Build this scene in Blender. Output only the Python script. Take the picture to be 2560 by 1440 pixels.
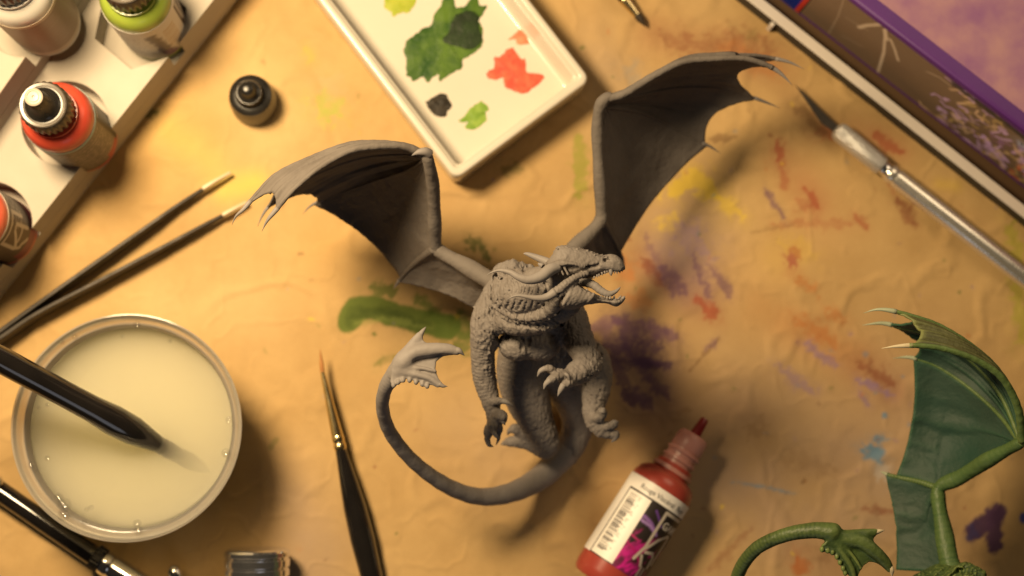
import bpy, bmesh, math, random
import numpy as np
import openvdb
from mathutils import Vector, Matrix

# ------------------------------------------------------------------ scene
for o in list(bpy.data.objects):
    bpy.data.objects.remove(o)
SC = bpy.context.scene
COL = SC.collection
S = 0.01                       # all builders work in millimetres; one scene unit is 100 mm
rng = np.random.default_rng(7)
random.seed(7)

# ------------------------------------------------------------------ camera: 50 mm lens, 539 mm above the table, tilted a few degrees
H, FPX = 539.0, 3555.6
NAD = (1080.0, 1080.0)         # where the plumb line under the lens meets the picture
cam = bpy.data.cameras.new("camera"); camo = bpy.data.objects.new("camera", cam); COL.objects.link(camo)
n_cam = Vector((NAD[0] - 1280, 720 - NAD[1], -FPX)).normalized()
q = n_cam.rotation_difference(Vector((0, 0, -1)))
camo.rotation_mode = 'QUATERNION'; camo.rotation_quaternion = q
camo.location = (0, 0, H * S)
cam.lens = 50.0; cam.sensor_width = 36.0; cam.clip_start = 0.05; cam.clip_end = 200
RM = np.array(q.to_matrix())

def P(u, v, z=0.0):
    r = RM @ np.array([(u - 1280) / FPX, (720 - v) / FPX, -1.0])
    t = (z - H) / r[2]
    return np.array([r[0] * t, r[1] * t, H + r[2] * t])

fw = RM @ np.array([0, 0, -1.0])
cam.dof.use_dof = True
cam.dof.focus_distance = float((P(1400, 700, 103) - np.array([0, 0, H])) @ fw) * S
cam.dof.aperture_fstop = 0.83
cam.dof.aperture_blades = 9
SC.camera = camo

# ------------------------------------------------------------------ light: a warm desk lamp up left, a weak cool window below the picture
world = bpy.data.worlds.new("World"); SC.world = world; world.use_nodes = True
world.node_tree.nodes["Background"].inputs[0].default_value = (1.0, 0.92, 0.84, 1)
world.node_tree.nodes["Background"].inputs[1].default_value = 0.009

def lamp(name, loc, target, size, power, color, shape='DISK'):
    l = bpy.data.lights.new(name, 'AREA'); l.shape = shape; l.size = size * S
    l.energy = power; l.color = color
    o = bpy.data.objects.new(name, l); COL.objects.link(o)
    o.location = Vector(loc) * S
    o.rotation_euler = (Vector(target) - Vector(loc)).to_track_quat('-Z', 'Y').to_euler()
    return o
LA = P(90, 20, 0); LB = P(2750, -450, 0)
lamp("desk_lamp", (LA[0], LA[1], 335), (LA[0] + 90, LA[1] - 80, 0), 95, 280, (1.0, 0.745, 0.425))
lamp("room_lamp", (LB[0], LB[1], 270), (110, 30, 0), 220, 30, (1.0, 0.76, 0.47))
lamp("window_fill", (10, -300, 170), (10, 0, 20), 150, 6, (0.92, 0.93, 1.0))
SC.view_settings.view_transform = 'Standard'
SC.view_settings.look = 'None'
SC.view_settings.exposure = 0.0
SC.view_settings.gamma = 1.0
SC.cycles.use_denoising = True
SC.cycles.max_bounces = 10
SC.cycles.volume_bounces = 12
SC.cycles.transparent_max_bounces = 16
SC.cycles.caustics_reflective = False
SC.cycles.caustics_refractive = False
SC.cycles.sample_clamp_indirect = 4.0

# ------------------------------------------------------------------ helpers
def arr(a):
    return np.asarray(a, dtype=float)

def spline(pts, n=8):
    """Catmull-Rom through the points (any dimension), n samples a span."""
    p = arr(pts)
    if len(p) == 1: return p
    if len(p) == 2:
        t = np.linspace(0, 1, n + 1)[:, None]
        return p[0] * (1 - t) + p[1] * t
    e = np.vstack([2 * p[0] - p[1], p, 2 * p[-1] - p[-2]])
    out = []
    for i in range(len(p) - 1):
        a, b, c, d = e[i:i + 4]
        for t in np.linspace(0, 1, n, endpoint=False):
            out.append(0.5 * ((2 * b) + (c - a) * t + (2 * a - 5 * b + 4 * c - d) * t * t + (3 * b - a - 3 * c + d) * t ** 3))
    out.append(p[-1])
    out = arr(out)
    if out.shape[1] >= 4:
        out[:, 3] = np.maximum(out[:, 3], p[:, 3].min())
    return out

def pxs(lst):
    """(u, v, z[, r]) list -> mm list."""
    return arr([list(P(*p[:3])) + list(p[3:]) for p in lst])

_T = rng.random((32, 32, 32)).astype('f4')
def vnoise(p, f=1.0, seed=0):
    p = arr(p) * f + seed * 7.31
    i = np.floor(p).astype(int); t = p - i
    t = t * t * (3 - 2 * t)
    i0 = i & 31; i1 = (i + 1) & 31
    r = 0
    for dx in (0, 1):
        wx = t[..., 0] if dx else 1 - t[..., 0]
        ix = (i1 if dx else i0)[..., 0]
        for dy in (0, 1):
            wy = t[..., 1] if dy else 1 - t[..., 1]
            iy = (i1 if dy else i0)[..., 1]
            for dz in (0, 1):
                wz = t[..., 2] if dz else 1 - t[..., 2]
                iz = (i1 if dz else i0)[..., 2]
                r = r + wx * wy * wz * _T[ix, iy, iz]
    return r

def fbm(p, f=1.0, o=3, seed=0):
    r = 0; a = 1.0; s = 0
    for k in range(o):
        r = r + a * vnoise(p, f * 2 ** k, seed + k); s += a; a *= 0.5
    return r / s

class Geo:
    def __init__(self): self.v = []; self.f = []; self.n = 0; self.m = []; self.cur = 0
    def add(self, v, f):
        v = arr(v)
        self.v.append(v)
        for q_ in f:
            self.f.append([int(i) + self.n for i in q_]); self.m.append(self.cur)
        self.n += len(v); return self
    def verts(self): return np.vstack(self.v) if self.v else np.zeros((0, 3))

def frames(p):
    t = np.gradient(p, axis=0); t /= np.linalg.norm(t, axis=1)[:, None] + 1e-12
    up = np.array([0, 0, 1.0]) if abs(t[0][2]) < 0.9 else np.array([1.0, 0, 0])
    a = np.cross(up, t[0]); a /= np.linalg.norm(a)
    A = []; B = []
    for k in range(len(p)):
        a = a - t[k] * (a @ t[k]); a /= np.linalg.norm(a) + 1e-12
        A.append(a.copy()); B.append(np.cross(t[k], a))
    return t, arr(A), arr(B)

def tube(pts, radii, n=14, flat=1.0):
    p = arr(pts)[:, :3]; r = np.broadcast_to(arr(radii), (len(p),)) if np.ndim(radii) else np.full(len(p), float(radii))
    t, A, B = frames(p)
    th = np.linspace(0, 2 * np.pi, n, endpoint=False)
    v = p[:, None, :] + r[:, None, None] * (np.cos(th)[None, :, None] * A[:, None, :] + flat * np.sin(th)[None, :, None] * B[:, None, :])
    L = len(p)
    f = []
    for i in range(L - 1):
        for j in range(n):
            f.append((i * n + j, i * n + (j + 1) % n, (i + 1) * n + (j + 1) % n, (i + 1) * n + j))
    f.append(tuple(range(n - 1, -1, -1))); f.append(tuple((L - 1) * n + j for j in range(n)))
    return v.reshape(-1, 3), f

def lathe(profile, o, axis=(0, 0, 1), n=48, rib=None):
    """profile of (r, h) turned round axis from point o."""
    o = arr(o); a = arr(axis); a = a / np.linalg.norm(a)
    x = np.cross((0, 1.0, 0) if abs(a[1]) < 0.9 else (1.0, 0, 0), a); x /= np.linalg.norm(x); y = np.cross(a, x)
    th = np.linspace(0, 2 * np.pi, n, endpoint=False)
    v = []
    for k, (r, h) in enumerate(profile):
        rr = np.full(n, float(r))
        if rib and k in rib[0]: rr = rr + rib[1] * (np.arange(n) % 4 < 2)
        v.append(o + a * h + rr[:, None] * (np.cos(th)[:, None] * x + np.sin(th)[:, None] * y))
    v = np.vstack(v); L = len(profile); f = []
    for i in range(L - 1):
        for j in range(n):
            f.append((i * n + j, i * n + (j + 1) % n, (i + 1) * n + (j + 1) % n, (i + 1) * n + j))
    f.append(tuple(range(n - 1, -1, -1))); f.append(tuple((L - 1) * n + j for j in range(n)))
    return v, f

def prism(poly, z0, z1):
    p = arr(poly)[:, :2]; n = len(p)
    if np.sum(p[:, 0] * np.roll(p[:, 1], -1) - np.roll(p[:, 0], -1) * p[:, 1]) < 0: p = p[::-1]
    v = np.vstack([np.c_[p, np.full(n, z0)], np.c_[p, np.full(n, z1)]])
    f = [tuple(range(n - 1, -1, -1)), tuple(range(n, 2 * n))] + [(i, (i + 1) % n, n + (i + 1) % n, n + i) for i in range(n)]
    return v, f

def grid_faces(N, M):
    i = np.arange(N - 1)[:, None]; j = np.arange(M - 1)[None, :]
    a = i * M + j
    return np.stack([a, a + M, a + M + 1, a + 1], -1).reshape(-1, 4)

def solid_grid(g, th):
    """A sheet g (N, M, 3) given thickness th, closed all round."""
    N, M = g.shape[:2]
    n = np.cross(np.gradient(g, axis=0), np.gradient(g, axis=1)); n /= np.linalg.norm(n, axis=2)[..., None] + 1e-9
    a = (g + n * th / 2).reshape(-1, 3); b = (g - n * th / 2).reshape(-1, 3)
    f = grid_faces(N, M); K = N * M
    F = [tuple(x[::-1]) for x in f] + [tuple(x + K) for x in f]
    F = [tuple(x) for x in f] + [tuple((x + K)[::-1]) for x in f]
    ring = [j for j in range(M)] + [i * M + M - 1 for i in range(1, N)] + [(N - 1) * M + j for j in range(M - 2, -1, -1)] + [i * M for i in range(N - 2, 0, -1)]
    for k in range(len(ring)):
        x, y = ring[k], ring[(k + 1) % len(ring)]
        F.append((x, y, y + K, x + K))
    return np.vstack([a, b]), F

class Thing:
    """One top-level thing: an Empty at its base (loc in mm) that parents its parts."""
    def __init__(self, name, label, cat, loc, group=None):
        self.o = bpy.data.objects.new(name, None); COL.objects.link(self.o)
        self.loc = arr(loc); self.o.location = Vector(self.loc * S); self.o.empty_display_size = 0.05
        self.o["label"] = label; self.o["category"] = cat
        if group: self.o["group"] = group
    def part(self, name, geo, mat, parent=None, smooth=True, angle=40, label=None, stuff=False):
        o = mesh_obj(name, geo, mat, self.loc, smooth, angle)
        o.parent = parent or self.o
        if label: o["label"] = label
        if stuff: o["kind"] = "stuff"
        return o

def mesh_obj(name, geo, mat, loc=(0, 0, 0), smooth=True, angle=40):
    me = bpy.data.meshes.new(name)
    v = (geo.verts() - arr(loc)) * S
    if isinstance(geo.f, np.ndarray):
        me.vertices.add(len(v)); me.vertices.foreach_set("co", v.astype('f4').ravel())
        k = geo.f.shape[1]; nf = len(geo.f)
        me.loops.add(nf * k); me.loops.foreach_set("vertex_index", geo.f.astype('i4').ravel())
        me.polygons.add(nf); me.polygons.foreach_set("loop_start", np.arange(0, nf * k, k, dtype='i4'))
        me.update(calc_edges=True)
    else:
        me.from_pydata([tuple(x) for x in v], [], geo.f)
        me.update()
    for m in (mat if isinstance(mat, (list, tuple)) else [mat]): me.materials.append(m)
    if geo.m and any(geo.m): me.polygons.foreach_set("material_index", np.array(geo.m, dtype='i4'))
    if smooth:
        me.polygons.foreach_set("use_smooth", np.ones(len(me.polygons), dtype=bool))
        if angle: me.set_sharp_from_angle(angle=math.radians(angle))
    o = bpy.data.objects.new(name, me); COL.objects.link(o)
    return o

def set_col(o, rgb, a=None, name="paint"):
    me = o.data; n = len(me.vertices)
    c = np.ones((n, 4), 'f4'); c[:, :3] = rgb
    if a is not None: c[:, 3] = a
    at = me.attributes.new(name, 'FLOAT_COLOR', 'POINT'); at.data.foreach_set("color", c.ravel())

def tri_fix(o):
    bm = bmesh.new(); bm.from_mesh(o.data)
    bmesh.ops.triangulate(bm, faces=[f for f in bm.faces if len(f.verts) > 4])
    bmesh.ops.recalc_face_normals(bm, faces=bm.faces[:])
    bm.to_mesh(o.data); bm.free()

def bevel(o, w, seg=2, ang=35):
    b = o.modifiers.new("bevel", 'BEVEL'); b.width = w * S; b.segments = seg; b.limit_method = 'ANGLE'; b.angle_limit = math.radians(ang)

# ------------------------------------------------------------------ materials
def mat(name, col, rough=0.5, metal=0.0, spec=0.5, noise=None, bump=None, coat=0.0, trans=0.0, ior=1.45, sss=0.0, attr=None):
    """noise=(scale, colour2, contrast); bump=(kind, scale, strength[, ...]); attr = name of a colour attribute over the base."""
    m = bpy.data.materials.new(name); m.use_nodes = True
    nt = m.node_tree; b = nt.nodes["Principled BSDF"]; L = nt.links.new
    b.inputs["Base Color"].default_value = (*col, 1); b.inputs["Roughness"].default_value = rough
    b.inputs["Metallic"].default_value = metal; b.inputs["Specular IOR Level"].default_value = spec
    b.inputs["Coat Weight"].default_value = coat; b.inputs["Coat Roughness"].default_value = 0.1
    b.inputs["Transmission Weight"].default_value = trans; b.inputs["IOR"].default_value = ior
    if sss:
        b.inputs["Subsurface Weight"].default_value = sss; b.inputs["Subsurface Radius"].default_value = (0.05, 0.03, 0.02)
    tc = nt.nodes.new("ShaderNodeTexCoord")
    src = None
    if noise:
        nz = nt.nodes.new("ShaderNodeTexNoise"); nz.inputs["Scale"].default_value = noise[0]; nz.inputs["Detail"].default_value = 6
        L(tc.outputs["Object"], nz.inputs["Vector"])
        rp = nt.nodes.new("ShaderNodeValToRGB"); c = noise[2]
        rp.color_ramp.elements[0].position = 0.5 - c; rp.color_ramp.elements[1].position = 0.5 + c
        rp.color_ramp.elements[0].color = (*col, 1); rp.color_ramp.elements[1].color = (*noise[1], 1)
        L(nz.outputs["Fac"], rp.inputs["Fac"]); src = rp.outputs["Color"]
        L(src, b.inputs["Base Color"])
        rr = nt.nodes.new("ShaderNodeMapRange"); rr.inputs["To Min"].default_value = max(0.02, rough - 0.08); rr.inputs["To Max"].default_value = min(1, rough + 0.1)
        L(nz.outputs["Fac"], rr.inputs["Value"]); L(rr.outputs["Result"], b.inputs["Roughness"])
    if attr:
        at = nt.nodes.new("ShaderNodeAttribute"); at.attribute_name = attr
        mx = nt.nodes.new("ShaderNodeMix"); mx.data_type = 'RGBA'
        L(at.outputs["Alpha"], mx.inputs[0])
        if src: L(src, mx.inputs[6])
        else: mx.inputs[6].default_value = (*col, 1)
        L(at.outputs["Color"], mx.inputs[7]); L(mx.outputs[2], b.inputs["Base Color"])
    prev = None
    for bp in (bump if isinstance(bump, list) else [bump] if bump else []):
        if bp[0] == 'voronoi':
            t = nt.nodes.new("ShaderNodeTexVoronoi"); t.feature = 'F1'; out = t.outputs["Distance"]
        elif bp[0] == 'wave':
            t = nt.nodes.new("ShaderNodeTexWave"); t.inputs["Distortion"].default_value = 3; out = t.outputs["Fac"]
        else:
            t = nt.nodes.new("ShaderNodeTexNoise"); t.inputs["Detail"].default_value = 5; out = t.outputs["Fac"]
        t.inputs["Scale"].default_value = bp[1]; L(tc.outputs["Object"], t.inputs["Vector"])
        bn = nt.nodes.new("ShaderNodeBump"); bn.inputs["Strength"].default_value = bp[2]; bn.inputs["Distance"].default_value = bp[3] * S if len(bp) > 3 else 0.3 * S
        bn.invert = bp[0] == 'voronoi'
        L(out, bn.inputs["Height"])
        if prev: L(prev, bn.inputs["Normal"])
        prev = bn.outputs["Normal"]
    if prev: L(prev, b.inputs["Normal"])
    return m

M = {}
M['grey'] = mat('grey_primer', (0.155, 0.136, 0.126), 0.62, spec=0.3, noise=(9, (0.205, 0.182, 0.170), 0.22),
                bump=[('noise', 55, 0.4, 0.35), ('voronoi', 110, 0.45, 0.28)])
M['grey_smooth'] = mat('grey_primer_smooth', (0.19, 0.17, 0.161), 0.58, spec=0.3, noise=(14, (0.235, 0.213, 0.203), 0.25), bump=('noise', 70, 0.35, 0.25))
M['grey_wing_shade'] = mat('grey_primer_wing_shade', (0.115, 0.099, 0.089), 0.66, spec=0.18, noise=(7, (0.165, 0.145, 0.131), 0.25),  # same primer, darkened to carry the shade inside the wings
                     bump=[('noise', 9, 0.8, 1.6), ('noise', 26, .6, .7), ('noise', 70, 0.5, 0.3)])

def drybrush(name, dark, mid, light, rough=0.5, sc=6):
    """Hand-painted look: two noise-mixed tones with lighter paint caught on raised edges."""
    m = bpy.data.materials.new(name); m.use_nodes = True; nt = m.node_tree; L = nt.links.new; b = nt.nodes["Principled BSDF"]
    b.inputs["Roughness"].default_value = rough; b.inputs["Specular IOR Level"].default_value = 0.4
    tc = nt.nodes.new("ShaderNodeTexCoord")
    nz = nt.nodes.new("ShaderNodeTexNoise"); nz.inputs["Scale"].default_value = sc; nz.inputs["Detail"].default_value = 7; L(tc.outputs["Object"], nz.inputs["Vector"])
    rp = nt.nodes.new("ShaderNodeValToRGB"); rp.color_ramp.elements[0].position = 0.35; rp.color_ramp.elements[1].position = 0.68
    rp.color_ramp.elements[0].color = (*dark, 1); rp.color_ramp.elements[1].color = (*mid, 1); L(nz.outputs["Fac"], rp.inputs["Fac"])
    ge = nt.nodes.new("ShaderNodeNewGeometry"); pr = nt.nodes.new("ShaderNodeMapRange")
    pr.inputs["From Min"].default_value = 0.50; pr.inputs["From Max"].default_value = 0.56; L(ge.outputs["Pointiness"], pr.inputs["Value"])
    mx = nt.nodes.new("ShaderNodeMix"); mx.data_type = 'RGBA'; L(pr.outputs["Result"], mx.inputs[0]); L(rp.outputs["Color"], mx.inputs[6]); mx.inputs[7].default_value = (*light, 1)
    L(mx.outputs[2], b.inputs["Base Color"])
    n2 = nt.nodes.new("ShaderNodeTexNoise"); n2.inputs["Scale"].default_value = 60; L(tc.outputs["Object"], n2.inputs["Vector"])
    bn = nt.nodes.new("ShaderNodeBump"); bn.inputs["Strength"].default_value = 0.5; bn.inputs["Distance"].default_value = 0.3 * S
    n3 = nt.nodes.new("ShaderNodeTexNoise"); n3.inputs["Scale"].default_value = 11; n3.inputs["Detail"].default_value = 4; L(tc.outputs["Object"], n3.inputs["Vector"])
    b3 = nt.nodes.new("ShaderNodeBump"); b3.inputs["Strength"].default_value = 0.7; b3.inputs["Distance"].default_value = 1.6 * S
    L(n3.outputs["Fac"], b3.inputs["Height"]); L(b3.outputs["Normal"], bn.inputs["Normal"])
    L(n2.outputs["Fac"], bn.inputs["Height"]); L(bn.outputs["Normal"], b.inputs["Normal"])
    return m
M['green'] = drybrush('green_dragon_paint', (0.022, 0.045, 0.014), (0.065, 0.105, 0.03), (0.17, 0.22, 0.06), sc=9)
M['green_arm'] = drybrush('bright_green_paint', (0.014, 0.058, 0.018), (0.035, 0.105, 0.035), (0.14, 0.20, 0.06), sc=9)
M['green_wing'] = drybrush('teal_membrane_paint', (0.014, 0.055, 0.038), (0.042, 0.068, 0.048), (0.03, 0.085, 0.048), rough=.62, sc=2.8)
M['green_back'] = drybrush('olive_membrane_paint', (0.05, 0.055, 0.018), (0.10, 0.10, 0.035), (0.18, 0.2, 0.07), sc=7)
M['bone'] = mat('bone_paint', (0.72, 0.64, 0.46), 0.45, noise=(20, (0.45, 0.36, 0.2), 0.3))
M['pale_claw'] = mat('pale_green_claw', (0.42, 0.46, 0.33), 0.45, noise=(20, (0.25, 0.28, 0.18), 0.3))

M['white_board'] = mat('white_rack_board', (0.43, 0.385, 0.32), 0.55, noise=(4, (0.36, 0.315, 0.255), 0.3), bump=('noise', 40, 0.15, 0.2))
M['porcelain'] = mat('white_porcelain', (0.645, 0.605, 0.53), 0.2, noise=(3, (0.60, 0.555, 0.48), 0.3), coat=0.4)
M['black_plastic'] = mat('black_plastic', (0.012, 0.011, 0.010), 0.28, noise=(30, (0.02, 0.018, 0.016), 0.3))
M['cap_ribs'] = mat('smoky_cap_plastic', (0.035, 0.026, 0.018), 0.3, noise=(30, (0.05, 0.035, 0.02), 0.3))
M['black_gloss'] = mat('black_lacquer', (0.008, 0.007, 0.007), 0.10, coat=0.6, noise=(12, (0.014, 0.012, 0.011), 0.3))
M['chrome'] = mat('chrome', (0.93, 0.93, 0.95), 0.13, metal=.965, noise=(18, (0.70, 0.70, 0.72), 0.3))
M['steel'] = mat('brushed_steel', (0.84, 0.81, 0.76), 0.25, metal=.82, noise=(25, (0.76, 0.73, 0.68), 0.3), bump=('noise', 120, 0.1, 0.1))
M['dark_steel'] = mat('dark_tweezer_steel', (0.045, 0.036, 0.028), 0.5, metal=0.3, noise=(25, (0.03, 0.024, 0.018), 0.3))
M['gold'] = mat('gold_ferrule', (0.80, 0.66, 0.36), 0.22, metal=1, noise=(25, (0.7, 0.55, 0.3), 0.3))
M['knurl'] = mat('knurled_steel', (0.74, 0.73, 0.71), 0.3, metal=.7, bump=('voronoi', 170, 0.9, 0.35))
M['tip_glint'] = mat('tweezer_tip_glint', (0.62, 0.50, 0.32), 0.4, noise=(25, (0.55, 0.44, 0.28), 0.3))  # bright reflection on the tweezer tips, put into the base colour
M['bristle'] = mat('orange_bristle', (0.48, 0.22, 0.06), 0.5, noise=(30, (0.3, 0.12, 0.03), 0.3))
M['dark_bristle'] = mat('dark_bristle', (0.045, 0.032, 0.02), 0.5, noise=(30, (0.025, 0.018, 0.012), 0.3))
M['purple_card'] = mat('purple_card', (0.085, 0.018, 0.17), 0.5, noise=(6, (0.105, 0.026, 0.20), 0.3))
M['pink_card'] = mat('pink_mottled_card', (0.47, 0.26, 0.28), 0.6, noise=(8, (0.25, 0.10, 0.27), 0.26), bump=('noise', 50, 0.1, 0.2))
M['side_print'] = mat('printed_card', (0.17, 0.115, 0.08), 0.4, noise=(5, (0.21, 0.14, 0.09), 0.3), attr='paint')
M['blue_print'] = mat('blue_print', (0.01, 0.03, 0.30), 0.4, noise=(9, (0.01, 0.02, 0.2), 0.3))
M['red_print'] = mat('red_print', (0.55, 0.05, 0.03), 0.4, noise=(9, (0.45, 0.04, 0.03), 0.3))
M['bar_white'] = mat('white_bar', (0.72, 0.66, 0.60), 0.5, noise=(10, (0.66, 0.6, 0.55), 0.3))
M['bar_black'] = mat('black_bar_side', (0.02, 0.019, 0.018), 0.5, noise=(10, (0.03, 0.028, 0.026), 0.3))
M['label'] = mat('printed_label', (0.8, 0.78, 0.74), 0.45, attr='paint')
M['label_ink'] = mat('label_ink', (0.03, 0.028, 0.028), 0.5)
M['label_white'] = mat('label_white_ink', (0.62, 0.56, 0.50), 0.5)
M['cap_tip'] = mat('pale_cap_tip', (0.42, 0.38, 0.32), 0.35, noise=(20, (0.3, 0.26, 0.2), 0.3))
M['cap_edge'] = mat('cap_lit_edge', (0.13, 0.11, 0.09), 0.2, noise=(20, (0.09, 0.075, 0.06), 0.3))  # light catching the black cap's rim, put into the colour
def plastic(name, c, c2): return mat(name, c, 0.30, noise=(6, c2, 0.3), sss=0.15, coat=0.2)
M['p_white'] = plastic('white_paint_bottle', (0.62, 0.59, 0.54), (0.57, 0.54, 0.49))
M['p_green'] = plastic('lime_paint_bottle', (0.28, 0.36, 0.05), (0.23, 0.31, 0.04))
M['p_red'] = plastic('red_paint_bottle', (0.55, 0.075, 0.04), (0.48, 0.055, 0.03))
M['p_salmon'] = plastic('salmon_paint_bottle', (0.70, 0.14, 0.08), (0.62, 0.11, 0.06))
M['p_lying'] = plastic('rust_paint_bottle', (0.30, 0.042, 0.032), (0.37, 0.065, 0.045))
M['p_tip'] = plastic('red_nozzle', (0.22, 0.018, 0.02), (0.16, 0.012, 0.016))
M['frost'] = mat('frosted_pink_plastic', (0.52, 0.27, 0.24), 0.35, noise=(20, (0.45, 0.2, 0.17), 0.3), sss=0.3)
def paintmat(name, a, b_, rough=0.35, sc=30):
    return mat(name, a, rough + .12, spec=.25, noise=(sc, b_, 0.16), bump=[('noise', 18, 0.6, 1.0), ('noise', 60, 0.4, 0.4)])
M['b_green'] = paintmat('green_paint', (0.02, 0.065, 0.008), (0.085, 0.16, 0.02), sc=14)
M['b_dark'] = paintmat('dark_green_paint', (0.008, 0.014, 0.006), (0.02, 0.04, 0.012), sc=16)
M['b_lime'] = paintmat('lime_paint', (0.30, 0.36, 0.03), (0.38, 0.42, 0.05))
M['b_lgreen'] = paintmat('leaf_green_paint', (0.14, 0.26, 0.03), (0.24, 0.36, 0.06))
M['b_red'] = paintmat('red_paint', (0.62, 0.075, 0.05), (0.72, 0.14, 0.08))
M['b_pink'] = paintmat('coral_paint', (0.72, 0.16, 0.09), (0.8, 0.26, 0.15))
M['b_black'] = paintmat('black_paint', (0.012, 0.009, 0.006), (0.03, 0.022, 0.014))

# translucent tub plastic, cloudy water, drops
def tub_mat():
    m = bpy.data.materials.new('frosted_tub_plastic'); m.use_nodes = True; nt = m.node_tree; L = nt.links.new
    nt.nodes.remove(nt.nodes["Principled BSDF"]); out = nt.nodes["Material Output"]
    tp = nt.nodes.new("ShaderNodeBsdfTransparent"); tp.inputs[0].default_value = (1.0, 0.97, 0.90, 1)
    tl = nt.nodes.new("ShaderNodeBsdfTranslucent"); tl.inputs[0].default_value = (0.97, 0.93, 0.84, 1)
    df = nt.nodes.new("ShaderNodeBsdfDiffuse"); df.inputs[0].default_value = (0.95, 0.91, 0.84, 1)
    gl = nt.nodes.new("ShaderNodeBsdfGlossy"); gl.inputs["Roughness"].default_value = 0.12
    a = nt.nodes.new("ShaderNodeMixShader"); a.inputs[0].default_value = 0.3; L(tl.outputs[0], a.inputs[1]); L(df.outputs[0], a.inputs[2])
    b = nt.nodes.new("ShaderNodeMixShader"); b.inputs[0].default_value = 0.50; L(tp.outputs[0], b.inputs[1]); L(a.outputs[0], b.inputs[2])
    fr = nt.nodes.new("ShaderNodeFresnel"); fr.inputs[0].default_value = 1.28
    c = nt.nodes.new("ShaderNodeMixShader"); L(fr.outputs[0], c.inputs[0]); L(b.outputs[0], c.inputs[1]); L(gl.outputs[0], c.inputs[2])
    L(c.outputs[0], out.inputs["Surface"]); return m
def water_mat():
    m = bpy.data.materials.new('cloudy_water'); m.use_nodes = True; nt = m.node_tree; L = nt.links.new
    nt.nodes.remove(nt.nodes["Principled BSDF"]); out = nt.nodes["Material Output"]
    tp = nt.nodes.new("ShaderNodeBsdfTransparent")
    gl = nt.nodes.new("ShaderNodeBsdfGlossy"); gl.inputs["Roughness"].default_value = 0.03; gl.inputs[0].default_value = (.5, .5, .5, 1)
    fr = nt.nodes.new("ShaderNodeFresnel"); fr.inputs[0].default_value = 1.33
    c = nt.nodes.new("ShaderNodeMixShader"); L(fr.outputs[0], c.inputs[0]); L(tp.outputs[0], c.inputs[1]); L(gl.outputs[0], c.inputs[2])
    L(c.outputs[0], out.inputs["Surface"])
    v = nt.nodes.new("ShaderNodeVolumePrincipled"); v.inputs["Color"].default_value = (1.0, 0.98, 0.86, 1)
    v.inputs["Density"].default_value = 9.5; v.inputs["Anisotropy"].default_value = 0.0
    L(v.outputs[0], out.inputs["Volume"]); return m
M['tub'] = tub_mat(); M['water'] = water_mat()
M['drop'] = water_mat(); M['drop'].name = 'water_drop'; [M['drop'].node_tree.links.remove(l) for l in list(M['drop'].node_tree.links) if l.to_socket.name in ('Volume', 'Fac') or l.from_node.type == 'FRESNEL']
[setattr(n_.inputs[0], 'default_value', .10) for n_ in M['drop'].node_tree.nodes if n_.type == 'MIX_SHADER']

# ------------------------------------------------------------------ painted strokes in any 2-D plane
def poly_dist(X, Y, pts):
    d = np.full(X.shape, 1e9); sl = np.zeros(X.shape); acc = 0
    pts = arr(pts)
    if len(pts) == 1: return np.hypot(X - pts[0][0], Y - pts[0][1]), sl
    for a, b in zip(pts[:-1], pts[1:]):
        e = b - a; l2 = e @ e + 1e-9
        t = np.clip(((X - a[0]) * e[0] + (Y - a[1]) * e[1]) / l2, 0, 1)
        dd = np.hypot(X - a[0] - t * e[0], Y - a[1] - t * e[1])
        m = dd < d; d[m] = dd[m]; sl[m] = acc + t[m] * math.sqrt(l2); acc += math.sqrt(l2)
    return d, sl

def sstep(a, b, x):
    t = np.clip((x - a) / (b - a), 0, 1); return t * t * (3 - 2 * t)

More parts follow.
